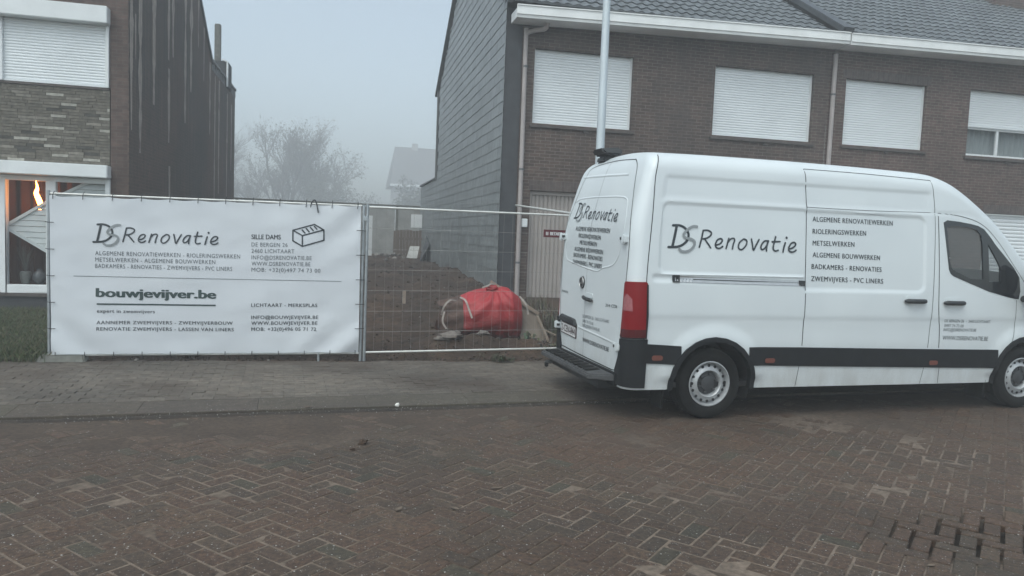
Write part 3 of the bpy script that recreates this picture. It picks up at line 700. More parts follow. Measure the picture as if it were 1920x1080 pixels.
MB().lathe([(.0, .50), (.05, .50), (.10, .56), (.115, .63), (.08, .71), (.045, .74), (.05, .77), (.03, .77), (.0, .7)], (-5.2, FY + .2, 0), 'Z', 18).build('vase_body', plain('dark_glaze', (.09, .09, .095), .15, .3, 12), P_, smooth=True)
SIDE_TEXT=[('ALGEMENE RENOVATIEWERKEN', 1.057, 1.947, 2.02, 1.944, 0.042, 1), ('RIOLERINGSWERKEN', 1.058, 1.826, 1.692, 1.829, 0.042, 1), ('METSELWERKEN', 1.06, 1.711, 1.552, 1.712, 0.042, 1), ('ALGEMENE BOUWWERKEN', 1.062, 1.596, 1.866, 1.587, 0.042, 1), ('BADKAMERS - RENOVATIES', 1.052, 1.48, 1.889, 1.468, 0.042, 1), ('ZWEMVIJVERS - PVC LINERS', 1.049, 1.36, 1.912, 1.35, 0.041, 1), ('DE BERGEN 26  -  2460 LICHTAART', 2.712, 0.962, 3.334, 0.954, 0.028, 0), ('0497 74 73 00', 2.717, 0.912, 2.971, 0.907, 0.028, 0), ('INFO@DSRENOVATIE.BE', 2.708, 0.866, 3.15, 0.861, 0.029, 0), ('WWW.DSRENOVATIE.BE', 2.706, 0.775, 3.323, 0.763, 0.04, 0)]
REAR_TEXT=[('ALGEMENE RENOVATIEWERKEN', 0.535, 1.775, -0.414, 1.753, 0.041, 1), ('RIOLERINGSWERKEN', 0.417, 1.7, -0.202, 1.681, 0.04, 1), ('METSELWERKEN', 0.366, 1.625, -0.12, 1.614, 0.04, 1), ('ALGEMENE BOUWWERKEN', 0.51, 1.551, -0.291, 1.538, 0.041, 1), ('BADKAMERS - RENOVATIES', 0.527, 1.485, -0.293, 1.469, 0.041, 1), ('ZWEMVIJVERS - PVC LINERS', 0.546, 1.407, -0.292, 1.394, 0.041, 1), ('DE BERGEN 26 - 2460 LICHTAART', 0.148, 0.851, -0.559, 0.877, 0.029, 0), ('0497 74 73 00', 0.142, 0.801, -0.157, 0.805, 0.028, 0), ('INFO@DSRENOVATIE.BE', 0.136, 0.756, -0.332, 0.763, 0.028, 0), ('WWW.DSRENOVATIE.BE', 0.116, 0.598, -0.58, 0.598, 0.039, 1), ('SPRINTER', 0.867, 1.071, 0.653, 1.07, 0.018, 1), ('314 CDI', -0.449, 1.028, -0.717, 1.04, 0.026, 1)]
BANNER_TEXT=[('ALGEMENE RENOVATIEWERKEN - RIOLERINGSWERKEN', -2.769, 1.277, -1.18, 1.286, 0.048, 0), ('METSELWERKEN - ALGEMENE BOUWWERKEN', -2.769, 1.203, -1.46, 1.211, 0.048, 0), ('BADKAMERS - RENOVATIES - ZWEMVIJVERS - PVC LINERS', -2.769, 1.129, -1.269, 1.134, 0.048, 0), ('SILLE DAMS', -1.053, 1.525, -0.717, 1.533, 0.056, 1), ('DE BERGEN 26', -1.052, 1.436, -0.635, 1.444, 0.048, 0), ('2460 LICHTAART', -1.051, 1.359, -0.554, 1.369, 0.048, 0), ('INFO@DSRENOVATIE.BE', -1.05, 1.28, -0.349, 1.293, 0.048, 0), ('WWW.DSRENOVATIE.BE', -1.049, 1.205, -0.362, 1.216, 0.048, 0), ('MOB: +32(0)497 74 73 00', -1.048, 1.132, -0.241, 1.14, 0.048, 0), ('bouwjevijver.be', -2.757, 0.793, -1.451, 0.797, 0.1, 2), ('expert in zwemvijvers', -2.75, 0.607, -2.129, 0.608, 0.041, 1), ('AANNEMER ZWEMVIJVERS - ZWEMVIJVERBOUW', -2.752, 0.472, -1.255, 0.482, 0.04, 1), ('RENOVATIE ZWEMVIJVERS - LASSEN VAN LINERS', -2.752, 0.397, -1.243, 0.402, 0.041, 1), ('LICHTAART - MERKSPLAS', -1.044, 0.704, -0.27, 0.712, 0.042, 1), ('INFO@BOUWJEVIJVER.BE', -1.042, 0.554, -0.255, 0.564, 0.042, 1), ('WWW.BOUWJEVIJVER.BE', -1.041, 0.482, -0.264, 0.491, 0.043, 1), ('MOB: +32(0)496 05 71 72', -1.04, 0.408, -0.277, 0.415, 0.043, 1)]
BANNER_LINES=[[-2.995,1.029],[0.016,1.038],[-2.752,0.708],[-1.45,0.714]]
BRICK=[[[-0.575,1.65],[-0.323,1.731],[-0.209,1.668],[-0.463,1.589]],[[-0.575,1.65],[-0.463,1.589],[-0.46,1.458],[-0.573,1.522]],[[-0.463,1.589],[-0.209,1.668],[-0.206,1.541],[-0.46,1.458]]]
SLOTS=[[[-0.466,1.658],[-0.433,1.622]],[[-0.418,1.677],[-0.384,1.638]],[[-0.369,1.692],[-0.336,1.655]],[[-0.322,1.706],[-0.293,1.674]]]
LOGO=[('D',0.0237,[[0.045,0.239],[0.111,0.241],[0.162,0.223],[0.194,0.19],[0.207,0.149],[0.189,0.1],[0.146,0.062],[0.087,0.041],[0.0,0.036]]),('D',0.0263,[[0.083,0.235],[0.062,0.137],[0.041,0.044]]),('S',0.0246,[[0.29,0.238],[0.25,0.237],[0.199,0.21],[0.158,0.169],[0.157,0.14],[0.186,0.125],[0.238,0.117],[0.268,0.094],[0.26,0.053],[0.226,0.018],[0.18,0.0],[0.133,0.003],[0.11,0.021]]),('R',0.0175,[[0.36,0.204],[0.343,0.126],[0.321,0.046]]),('R',0.0167,[[0.36,0.204],[0.409,0.206],[0.445,0.188],[0.438,0.159],[0.401,0.134],[0.356,0.124]]),('R',0.0167,[[0.375,0.125],[0.407,0.087],[0.441,0.044]]),('e',0.0167,[[0.494,0.07],[0.54,0.085],[0.565,0.117],[0.548,0.134],[0.513,0.12],[0.492,0.081],[0.498,0.052],[0.522,0.041],[0.55,0.047],[0.569,0.061]]),('n',0.0167,[[0.634,0.139],[0.621,0.094],[0.606,0.043]]),('n',0.0158,[[0.623,0.098],[0.654,0.133],[0.687,0.141],[0.697,0.122],[0.683,0.084],[0.675,0.041]]),('o',0.0158,[[0.794,0.138],[0.751,0.103],[0.74,0.06],[0.762,0.037],[0.795,0.049],[0.826,0.088],[0.828,0.127],[0.798,0.139]]),('v',0.0167,[[0.881,0.141],[0.892,0.091],[0.905,0.036],[0.932,0.083],[0.965,0.14]]),('a',0.0167,[[1.067,0.129],[1.029,0.128],[0.995,0.094],[0.986,0.06],[1.006,0.045],[1.04,0.07],[1.069,0.129]]),('a',0.0167,[[1.069,0.131],[1.052,0.079],[1.049,0.034]]),('t',0.0167,[[1.15,0.174],[1.129,0.099],[1.125,0.056],[1.146,0.036],[1.18,0.044]]),('t',0.0158,[[1.111,0.124],[1.199,0.129]]),('i',0.0175,[[1.259,0.12],[1.245,0.077],[1.234,0.029]]),('i',0.0228,[[1.272,0.17],[1.274,0.167]]),('e',0.0167,[[1.303,0.06],[1.349,0.076],[1.378,0.107],[1.36,0.126],[1.325,0.114],[1.3,0.074],[1.303,0.044],[1.332,0.031],[1.36,0.037],[1.382,0.051]])]
# ================================================================ LETTERING
def text2d(s, weight=0, space=1.0, shear=0):
    """triangles of a line of text, scaled so that width = 1 and cap height = 1"""
    cu = bpy.data.curves.new('text_tmp', 'FONT'); cu.body = s; cu.size = 1; cu.space_character = space; cu.shear = shear; cu.resolution_u = 3; cu.fill_mode = 'FRONT'
    cu.offset = (0, 0, .012)[weight]
    ob = bpy.data.objects.new('text_tmp', cu); COL.objects.link(ob)
    me = bpy.data.meshes.new_from_object(ob.evaluated_get(bpy.context.evaluated_depsgraph_get()))
    vs = [(v.co.x, v.co.y) for v in me.vertices]; fs = [tuple(p.vertices) for p in me.polygons]
    bpy.data.objects.remove(ob); bpy.data.curves.remove(cu); bpy.data.meshes.remove(me)
    if not vs: return [], []
    x0 = min(v[0] for v in vs); x1 = max(v[0] for v in vs)
    return [((x - x0) / (x1 - x0), y / .69) for x, y in vs], fs
def put_text(mb, s, x0, z0, x1, z1, h, wt, fn, space=1.0, shear=0):
    vs, fs = text2d(s, wt, space, shear)
    for sh in ((0,), (-.022, .022), (-.07, -.025, .02, .065))[wt]:     # heavier print = strokes laid side by side
        mb.raw([fn(x0 + (x1 - x0) * u + h * sh, z0 + (z1 - z0) * u + h * v) if True else 0 for u, v in vs], fs)
        P0_ = fn(x0, z0); lift = .0004
        n_ = len(vs); q_ = len(mb.v)
        k_ = (sh + .08) * .004
        if abs(fn(x0 + .01, z0)[0] - P0_[0]) > abs(fn(x0 + .01, z0)[1] - P0_[1]): mb.v[q_ - n_:] = [(a_, b_ - k_, c_) for a_, b_, c_ in mb.v[q_ - n_:]]
        else: mb.v[q_ - n_:] = [(a_ - k_, b_, c_) for a_, b_, c_ in mb.v[q_ - n_:]]
def ribbon(mb, pts, w, fn, off):
    """round ended pen stroke; fn(x, z, off) puts it on a surface"""
    P = [Vector((p.x, p.y)) for p in spline(pts, 5)]; n = len(P); L_ = []; R_ = []
    for i, p in enumerate(P):
        d = P[min(i + 1, n - 1)] - P[max(i - 1, 0)]
        if d.length < 1e-7: d = Vector((1, 0))
        d.normalize(); q = Vector((-d.y, d.x)) * w / 2; L_.append(p + q); R_.append(p - q)
    def cap(c, a): return [c + Vector((math.cos(a + t * math.pi / 6), math.sin(a + t * math.pi / 6))) * w / 2 for t in range(7)]
    d0 = (P[0] - P[1]).normalized(); d1 = (P[-1] - P[-2]).normalized()
    for i in range(n - 1): mb.face([fn(v.x, v.y, off) for v in (L_[i], R_[i], R_[i + 1], L_[i + 1])])
    a = math.atan2(d0.y, d0.x); mb.face([fn(v.x, v.y, off) for v in cap(P[0], a - math.pi / 2)])
    a = math.atan2(d1.y, d1.x); mb.face([fn(v.x, v.y, off) for v in cap(P[-1], a - math.pi / 2)])
def put_logo(parent, name, fn, T, wscale):
    """T maps logo metres to surface coordinates; grey S is a sub-part"""
    a = MB(); b = MB()
    for i, (c, w_, pts) in enumerate(LOGO):
        ribbon(b if c == 'S' else a, [T(*p) for p in pts], w_ * wscale, fn, .0002 * i + (.006 if c == 'S' else 0))
    o = a.build(name, M['ink'], parent); b.build('letter_s', M['ink_grey'], o); return o

# ================================================================ VAN
VA = math.radians(3.0)
VAN = thing('delivery_van', 'white high roof delivery van with firm lettering parked half on the pavement', 'van', (3.4254, 7.3934, 0), rz=VA)
k = NT('white_paint'); k.p.inputs['Roughness'].default_value = .38; k.p.inputs['Coat Weight'].default_value = .35; k.p.inputs['Coat Roughness'].default_value = .18
sp = k.n('SeparateXYZ'); k.l(k.coord(), sp.inputs[0])
hgt = k.ramp(sp.outputs[2], [(.30, 1.0), (.75, .12), (1.0, 0.0)])
n1 = k.noise(5, 6, k.coord((1, 1, .35)), .65); dirt = k.mix(1.0, k.ramp(n1, [(.3, .15), (.7, 1.0)]), hgt, 'MULTIPLY')
sc = k.n('Math', operation='MULTIPLY'); sc.inputs[1].default_value = .62; k.l(dirt, sc.inputs[0])
n2 = k.noise(1.3, 4); c = k.ramp(n2, [(.3, (.60, .64, .66)), (.7, (.65, .69, .705))])
k.base(k.mix(sc.outputs[0], c, (.30, .28, .25))); M['paint'] = k.m
k = NT('tail_lens'); k.p.inputs['Base Color'].default_value = (.19, .005, .008, 1); k.p.inputs['Roughness'].default_value = .3; k.p.inputs['Specular IOR Level'].default_value = .25; M['lens'] = k.m
k = NT('lens_dark'); k.p.inputs['Base Color'].default_value = (.07, .004, .006, 1); k.p.inputs['Roughness'].default_value = .2; M['lens_dark'] = k.m
M['lens_clear'] = plain('lens_clear', (.30, .10, .11), .25, .2, 30)
M['lens_orange'] = plain('orange_marker', (.16, .055, .040), .35, .15, 30)
M['clad'] = plain('black_cladding', (.012, .013, .015), .7, .3, 6, spec=.25)
M['rim'] = plain('painted_steel_rim', (.42, .43, .44), .4, .15, 12, .35)
M['hub'] = plain('dark_hub', (.045, .047, .05), .55, .3, 12)
M['van_glass'] = glassmat('misted_glass', (.9, .92, .92), .62, .12); M['van_glass'].node_tree.nodes['Principled BSDF'].inputs['Base Color'].default_value = (.20, .21, .215, 1)
M['dark_glass'] = plain('dark_glass', (.015, .017, .02), .05, .1, 2, spec=.8)
M['cabin'] = plain('cabin_trim', (.11, .11, .112), .8, .2, 8)
M['plate_white'] = plain('plate_white', (.62, .61, .61), .4, .03, 5)
M['plate_red'] = plain('plate_red', (.035, .010, .014), .5, .05, 5)
M['chrome'] = plain('bright_trim', (.55, .55, .55), .3, .1, 12, .8)

ZS = [.3, .55, .9, 1.1, 1.4, 1.8, 2.1, 2.3, 2.5]; WS = [.985, 1.0, 1.01, 1.01, .995, .965, .935, .91, .88]
XZ = [.3, 1.1, 1.5, 1.8, 2.1, 2.38, 2.5, 2.58]; XX = [-.89, -.89, -.88, -.865, -.80, -.72, -.66, -.56]
def cr(x, xs, ys):      # smooth interpolation
    if x <= xs[0]: return ys[0]
    if x >= xs[-1]: return ys[-1]
    for i in range(len(xs) - 1):
        if x <= xs[i + 1]:
            h = xs[i + 1] - xs[i]; t = (x - xs[i]) / h
            m0 = (ys[i + 1] - ys[max(i - 1, 0)]) / (xs[i + 1] - xs[max(i - 1, 0)]) * h; m1 = (ys[min(i + 2, len(ys) - 1)] - ys[i]) / (xs[min(i + 2, len(xs) - 1)] - xs[i]) * h
            return (2 * t ** 3 - 3 * t * t + 1) * ys[i] + (t ** 3 - 2 * t * t + t) * m0 + (-2 * t ** 3 + 3 * t * t) * ys[i + 1] + (t ** 3 - t * t) * m1
XREAR = -.89; RC = .13; WB = 3.87; XN = 4.86; RF = .34; AR = .43; WR = .345
def XRz(z): return cr(z, XZ, XX)
HX = [-.9, 0, 1.2, 2.4, 2.62, 2.84, 3.06, 3.41, 3.67, 3.93, 4.12, 4.3, 4.6, 4.75, 4.86]
HH = [2.575, 2.585, 2.585, 2.565, 2.545, 2.48, 2.36, 2.12, 1.89, 1.63, 1.45, 1.36, 1.25, 1.15, .98]
def Hx(x): return cr(x, HX, HH)
def inset(d, r):
    if d >= r: return 0
    d = max(d, 0); return r - math.sqrt(max(0, r * r - (r - d) ** 2))
def rbox(x, z, x0, x1, z0, z1, r):
    qx = abs(x - (x0 + x1) / 2) - (x1 - x0) / 2 + r; qz = abs(z - (z0 + z1) / 2) - (z1 - z0) / 2 + r
    return math.hypot(max(qx, 0), max(qz, 0)) + min(max(qx, qz), 0) - r
def stamp(x, z):
    d = 0
    if x < .975: d += .013 * (1 - sstep(-.016, .006, rbox(x, z, -.615, 1.6, 1.395, 2.06, .07)))
    elif x < 2.56: d += .013 * (1 - sstep(-.016, .006, rbox(x, z, .4, 2.435, 1.265, 2.05, .09)))
    d += .012 * (1 - sstep(-.012, .006, rbox(x, z, -.675, 1.2, 1.322, 1.386, .03))) if x < .97 else 0
    if x < 2.56 and x > -.66:
        d += .010 * (1 - sstep(2.285, 2.315, z)) * sstep(2.09, 2.12, z) * sstep(-.66, -.58, x) * (1 - sstep(2.45, 2.55, x))
    d += .006 * math.exp(-((z - 2.095) / .010) ** 2) * sstep(-.7, -.6, x) * (1 - sstep(3.0, 3.2, x))
    for xc in (0, WB):
        r = math.hypot(x - xc, z - WR)
        d -= .024 * (1 - sstep(.46, .62, r)) * sstep(.35, .45, z)
    d += .006 * (1 - sstep(.96, 1.02, z)) * sstep(.72, .9, z)
    return d
def hw(z): return cr(z, ZS, WS)
def plan(x): return 1 - .075 * sstep(3.0, 4.9, x)
def Sy(x, z):
    H = Hx(x); rc = min(.20, (H - .3) * .25); zc = H - .045 - rc; ln = XRz(z) - XREAR; d = x - XREAR - ln
    for _ in range(5): d = x - XREAR - ln * max(0, 1 - max(d, 0)) ** 2
    e = inset(d, RC) + inset(XN - x, RF)
    if z > zc: return hw(zc) * plan(x) - rc + math.sqrt(max(.0004, rc * rc - min(z - zc, rc) ** 2)) - e
    return hw(z) * plan(x) - e - stamp(x, z)
def side(x, z, off=0): return (x, -(Sy(x, z) + off), z)
def rear(y, z, off=0):
    w_ = hw(z); e = abs(y) - (w_ - RC); x = XRz(z)
    if e > 0: e = min(e, RC * .999); x += RC - math.sqrt(RC * RC - e * e)
    return (x - off, y, z)
# stations
xs = [XREAR + d for d in (0, .003, .010, .022, .038, .058, .082, .105, .13)]
x = xs[-1] + .022
while x < 2.75: xs.append(x); x += .017
while x < XN - .35: xs.append(x); x += .035
xs += [XN - d for d in (.34, .28, .22, .165, .12, .08, .05, .025, .01, .003, 0)]
NZ, NA, NR = 116, 8, 8
def ring(x):
    H = Hx(x); rc = min(.20, (H - .3) * .25); zc = H - .045 - rc; z0 = .305; pts = []
    fall = max(0, 1 - (x - XREAR) / 1.0) ** 2
    ins = inset(x - XREAR, RC) + inset(XN - x, RF)
    for k in range(NZ + 1):
        z = z0 + (zc - z0) * k / NZ
        y = hw(z) * plan(x) - ins - stamp(x, z)
        pts.append((y, z))
    yc = hw(zc) * plan(x) - ins
    for k in range(1, NA + 1):
        a = math.radians(84) * k / NA; pts.append((yc - rc + rc * math.cos(a), zc + rc * math.sin(a)))
    ye, ze = pts[-1]
    for k in range(1, NR + 1):
        y = ye * (1 - k / NR); pts.append((y, ze + (H - ze) * (1 - (y / ye) ** 2)))
    out = [(x + (XRz(z) - XREAR) * fall, -y, z) for y, z in pts]
    return out + [(a, -b, c) for a, b, c in out[-2::-1]]
rings = [ring(x) for x in xs]; NP = len(rings[0])
vs = [p for r in rings for p in r]
WIN = [(2.661, 2.004), (2.71, 2.028), (2.86, 2.020), (3.02, 2.002), (3.12, 1.985), (3.2, 1.953), (3.29, 1.87), (3.367, 1.788), (3.50, 1.672), (3.638, 1.55), (3.72, 1.45), (3.74, 1.30), (3.72, 1.215), (3.666, 1.218), (3.547, 1.238), (3.287, 1.291), (2.994, 1.382), (2.80, 1.445), (2.76, 1.47), (2.736, 1.516), (2.70, 1.74)]
def inpoly(x, y, P):
    r = False
    for (xa, ya), (xb, yb) in zip(P, P[1:] + P[:1]):
        if (ya > y) != (yb > y) and x < (xb - xa) * (y - ya) / (yb - ya) + xa: r = not r
    return r
cw = (sum(p[0] for p in WIN) / len(WIN), sum(p[1] for p in WIN) / len(WIN))
WIN_IN = [(cw[0] + (a - cw[0]) * .95, cw[1] + (b - cw[1]) * .95) for a, b in WIN]
inarch = [False] * len(vs)
for i, (x, y, z) in enumerate(vs):
    if abs(y) < .75 or z > 1.0: continue
    for xc in (0, WB):
        if math.hypot(x - xc, z - WR) < AR: inarch[i] = True
faces = []
sideN = NZ
for i in range(len(xs) - 1):
    for j in range(NP - 1):
        q = (i * NP + j, (i + 1) * NP + j, (i + 1) * NP + j + 1, i * NP + j + 1)
        if all(inarch[a] for a in q): continue
        cxm = sum(vs[a][0] for a in q) / 4; czm = sum(vs[a][2] for a in q) / 4; cym = sum(vs[a][1] for a in q) / 4
        if j % (NP - 1) > NZ + NA - 1 and NP - 1 - j > NZ + NA - 1 and 3.02 < cxm < 4.05 and abs(cym) < .655 + .045 * (cxm - 2.98) / 1.1: continue
        if abs(cym) > .6 and inpoly(cxm, czm, WIN_IN): continue
        faces.append(q)
used = {a for f in faces for a in f}
for i in used:
    if inarch[i]:
        x, y, z = vs[i]; xc = 0 if x < 2 else WB; d = math.hypot(x - xc, z - WR); s_ = AR / max(d, 1e-6)
        vs[i] = (xc + (x - xc) * s_, y, WR + (z - WR) * s_)
body = MB(); body.raw(vs, [f[::-1] for f in faces])
# rear and nose caps: grids joining both sides of the end rings
def capgrid(ringpts, flip, bulge):
    half = (NP - 1) // 2; m = 14; V = []; F = []
    for k in range(half + 1):
        a = Vector(ringpts[k]); b = Vector(ringpts[NP - 1 - k])
        for q in range(m + 1):
            t = q / m; p = a.lerp(b, t); p.x += bulge * 4 * t * (1 - t); V.append(tuple(p))
    for k in range(half):
        for q in range(m):
            a = k * (m + 1) + q; f = (a, a + 1, a + m + 2, a + m + 1); F.append(f[::-1] if flip else f)
    return V, F
for rp, fl_, bl in ((rings[0], True, 0.0), (rings[-1], False, .10)):
    V, F = capgrid(rp, fl_, bl); body.raw(V, F)
body.build('body', M['paint'], VAN, smooth=35, merge=True)
MB().box(-.86, XN - .1, -.93, .93, .31, .36).build('underbody', M['black'], VAN)
# ---- surface patches on the near (-1) or far (+1) side
def cdt(poly, holes=(), step=.035):
    pts = []; edges = []
    for P in [poly, *holes]:
        b = len(pts); D = []
        for (xa, ya), (xb, yb) in zip(P, P[1:] + P[:1]):
            n = max(1, int(math.hypot(xb - xa, yb - ya) / step))
            D += [(xa + (xb - xa) * t / n, ya + (yb - ya) * t / n) for t in range(n)]
        pts += D; edges += [(b + i, b + (i + 1) % len(D)) for i in range(len(D))]
    xa, xb = min(p[0] for p in poly), max(p[0] for p in poly); ya, yb = min(p[1] for p in poly), max(p[1] for p in poly)
    x = xa + step / 2
    while x < xb:
        y = ya + step / 2
        while y < yb:
            if inpoly(x, y, poly) and not any(inpoly(x, y, h) for h in holes): pts.append((x, y))
            y += step
        x += step
    r = geometry.delaunay_2d_cdt([Vector(p) for p in pts], edges, [], 0, 1e-5)
    V = [tuple(v) for v in r[0]]; F = []
    for f in r[2]:
        cx = sum(V[i][0] for i in f) / len(f); cyy = sum(V[i][1] for i in f) / len(f)
        if inpoly(cx, cyy, poly) and not any(inpoly(cx, cyy, h) for h in holes): F.append(f)
    return V, F
def patch(mb, poly, fn, off, holes=(), step=.035, skirt=.02):
    V, F = cdt(poly, holes, step)
    mb.raw([fn(a, b, off) for a, b in V], F)
    cnt = {}
    for f in F:
        for a, b in zip(f, f[1:] + f[:1]): cnt[(a, b)] = 1
    for a, b in cnt:
        if (b, a) not in cnt: mb.face([fn(*V[a], off), fn(*V[a], off - skirt), fn(*V[b], off - skirt), fn(*V[b], off)])
    return mb
def farside(x, z, off=0): a = side(x, z, off); return (a[0], -a[1], a[2])
def rrect(x0, x1, z0, z1, r, n=4):
    P = []
    for cx, cz, a0 in ((x1 - r, z0 + r, -90), (x1 - r, z1 - r, 0), (x0 + r, z1 - r, 90), (x0 + r, z0 + r, 180)):
        for k in range(n + 1): a = math.radians(a0 + 90 * k / n); P.append((cx + r * math.cos(a), cz + r * math.sin(a)))
    return P
def seam(mb, pts, fn, w_=.008, off=.0015, n=5):
    P = [Vector((p.x, p.y)) for p in spline(pts, n)]; D = []
    for a, b in zip(P, P[1:]):
        m = max(1, int((b - a).length / .03)); D += [a.lerp(b, t / m) for t in range(m)]
    D.append(P[-1]); P = D
    L_ = []; R_ = []
    for i, p in enumerate(P):
        d = (P[min(i + 1, len(P) - 1)] - P[max(i - 1, 0)]).normalized(); q = Vector((-d.y, d.x)) * w_ / 2
        L_.append(p + q); R_.append(p - q)
    for i in range(len(P) - 1): mb.face([fn(*L_[i], off), fn(*R_[i], off), fn(*R_[i + 1], off), fn(*L_[i + 1], off)])
def stripe_top(x): return lerpt(x, [-.72, -.39, .36, .96, 2.26, 3.69, 4.9], [.741, .722, .708, .703, .681, .662, .655])
def stripe_bot(x): return lerpt(x, [-.71, -.43, .34, .98, 2.28, 3.55, 4.9], [.560, .548, .532, .516, .489, .463, .455])
def arc(xc, R_, a0, a1, n=14): return [(xc + R_ * math.cos(math.radians(a0 + (a1 - a0) * t / n)), WR + R_ * math.sin(math.radians(a0 + (a1 - a0) * t / n))) for t in range(n + 1)]
for fn in (side, farside):
    mb = MB()
    def strip(xa, xb):
        n = int((xb - xa) / .05) + 1; q = [xa + (xb - xa) * t / n for t in range(n + 1)]
        patch(mb, [(a, stripe_bot(a)) for a in q] + [(a, stripe_top(a)) for a in q[::-1]], fn, .012, step=.05)
    def ax(xc, z, s_): return xc + s_ * math.sqrt(max(0, (AR + .035) ** 2 - (z - WR) ** 2))
    strip(-.702, ax(0, .64, -1) - .0); strip(ax(0, .62, 1), ax(WB, .56, -1)); strip(ax(WB, .56, 1), 4.70)
    mb.build('side_cladding', M['clad'], VAN, smooth=40)
    for xc in (0, WB):
        mb = MB(); patch(mb, arc(xc, AR + .034, -6, 186) + arc(xc, AR - .012, 186, -6), fn, .020, step=.04, skirt=.06); mb.build('wheel_arch', M['clad'], VAN, smooth=40)
# wheel wells
for s_ in (-1, 1):
    for xc in (0, WB):
        mb = MB(); mb.grid(lambda u, v: (xc + (AR + .004) * math.cos(math.radians(-20 + 220 * u)), s_ * (.60 + .365 * v), WR + (AR + .004) * math.sin(math.radians(-20 + 220 * u))), 24, 1)
        mb.raw([(xc, s_ * .60, WR)] + [(xc + (AR + .004) * math.cos(math.radians(-20 + 220 * t / 24)), s_ * .60, WR + (AR + .004) * math.sin(math.radians(-20 + 220 * t / 24))) for t in range(25)], [(0, t, t + 1) for t in range(1, 25)])
        mb.build('wheel_well', M['black'], VAN)
# mud flaps
for s_ in (-1, 1):
    for xc in (-.50, 3.36):
        MB().box(xc - .012, xc + .012, s_ * .86 - .12, s_ * .86 + .12, .12, .42).build('mud_flap', M['rubber'], VAN, bevel=.01)
# wheels
def wheel(x, s_, z):
    f = lambda h: s_ * h
    w_ = MB().lathe([(.215, f(.70)), (.300, f(.715)), (.338, f(.74)), (.345, f(.77)), (.345, f(.90)), (.340, f(.935)), (.325, f(.962)), (.300, f(.975)), (.268, f(.978)), (.240, f(.972)), (.226, f(.962)), (.215, f(.955))], (x, 0, z), 'Y', 48)
    for q in range(56):     # tread blocks
        a = 2 * math.pi * q / 56
        for h in (.78, .84, .90):
            w_.hexa([(x + r * math.cos(a + d), f(h + e), z + r * math.sin(a + d)) for r in (.342, .3485) for d, e in ((-.035, -.022), (.035, -.022), (.035, .022), (-.035, .022))])
    w_ = w_.build('wheel', M['rubber'], VAN, smooth=30)
    R_ = MB().lathe([(.222, f(.70)), (.222, f(.952)), (.219, f(.966)), (.211, f(.968)), (.205, f(.958)), (.198, f(.925)), (.190, f(.905)), (.183, f(.915)), (.172, f(.930)), (.158, f(.938)), (.150, f(.942)), (.140, f(.952)), (.130, f(.955)), (.122, f(.948)), (.116, f(.925)), (.110, f(.905))], (x, 0, z), 'Y', 48)
    rim = R_.build('rim', M['rim'], w_, smooth=35)
    mb = MB().lathe([(.112, f(.906)), (.108, f(.916)), (.075, f(.922)), (.070, f(.934)), (.045, f(.940)), (.0, f(.942))], (x, 0, z), 'Y', 32)
    for q in range(6):
        a = 2 * math.pi * q / 6 + .3; mb.lathe([(.014, f(.916)), (.014, f(.934)), (.009, f(.938)), (0, f(.938))], (x + .09 * math.cos(a), 0, z + .09 * math.sin(a)), 'Y', 8)
    mb.build('hub_cap', M['hub'], w_, smooth=35)
    mb = MB()
    for q in range(16):
        a = 2 * math.pi * q / 16; r = .1725; mb.lathe([(.0145, f(.9335 if True else 0)), (.0145, f(.9375)), (0, f(.9375))], (x + r * math.cos(a), 0, z + r * math.sin(a)), 'Y', 12)
    mb.build('rim_holes', M['black'], rim)
for x in (0, WB):
    wheel(x, -1, WR + .001); wheel(x, 1, WR + .026)
# panel gaps on both sides
for fn in (side, farside):
    mb = MB()
    seam(mb, [(-.60, 2.50), (-.655, 2.30), (-.685, 1.95), (-.735, 1.36), (-.737, .77)], fn, .008, .002)
    seam(mb, [(.968, 2.46), (.983, 2.08), (.982, 1.60), (.982, 1.185), (.978, .72)], fn); seam(mb, [(.966, .515), (.943, .31)], fn, .006)
    seam(mb, [(2.521, 2.44), (2.55, 2.09), (2.548, 1.54), (2.538, 1.10), (2.52, .69)], fn, .006); seam(mb, [(2.50, .485), (2.47, .31)], fn, .005)
    seam(mb, [(2.592, 2.095), (2.61, 1.54), (2.621, 1.10), (2.655, .90), (2.665, .69)], fn, .009); seam(mb, [(2.70, .485), (2.705, .31)], fn, .006)
    seam(mb, [(2.592, 2.097), (2.88, 2.078), (3.164, 2.006), (3.382, 1.845), (3.646, 1.565), (3.80, 1.40)], fn, .006)
    seam(mb, [(3.69, 1.205), (3.692, .90), (3.64, .74), (3.60, .68)], fn, .006)
    seam(mb, [(.968, 2.46), (1.7, 2.455), (2.521, 2.435)], fn, .006)
    seam(mb, [(.983, 2.083), (1.7, 2.083), (2.55, 2.10)], fn, .005)
    mb.build('panel_gap', M['black'], VAN)
# sliding door rail
mb = MB(); patch(mb, [(-.446, 1.322), (.964, 1.310), (.964, 1.364), (-.446, 1.380)], side, .006); rl = mb.build('door_rail', M['chrome'], VAN)
mb = MB(); patch(mb, [(-.40, 1.345), (.90, 1.332), (.90, 1.341), (-.40, 1.354)], side, .0085, skirt=.004); patch(mb, [(-.47, 1.318), (-.40, 1.318), (-.40, 1.384), (-.47, 1.384)], side, .010); patch(mb, [(.905, 1.318), (.972, 1.308), (.972, 1.36), (.905, 1.362)], side, .010); mb.build('rail_end', M['dark_plastic'], rl)
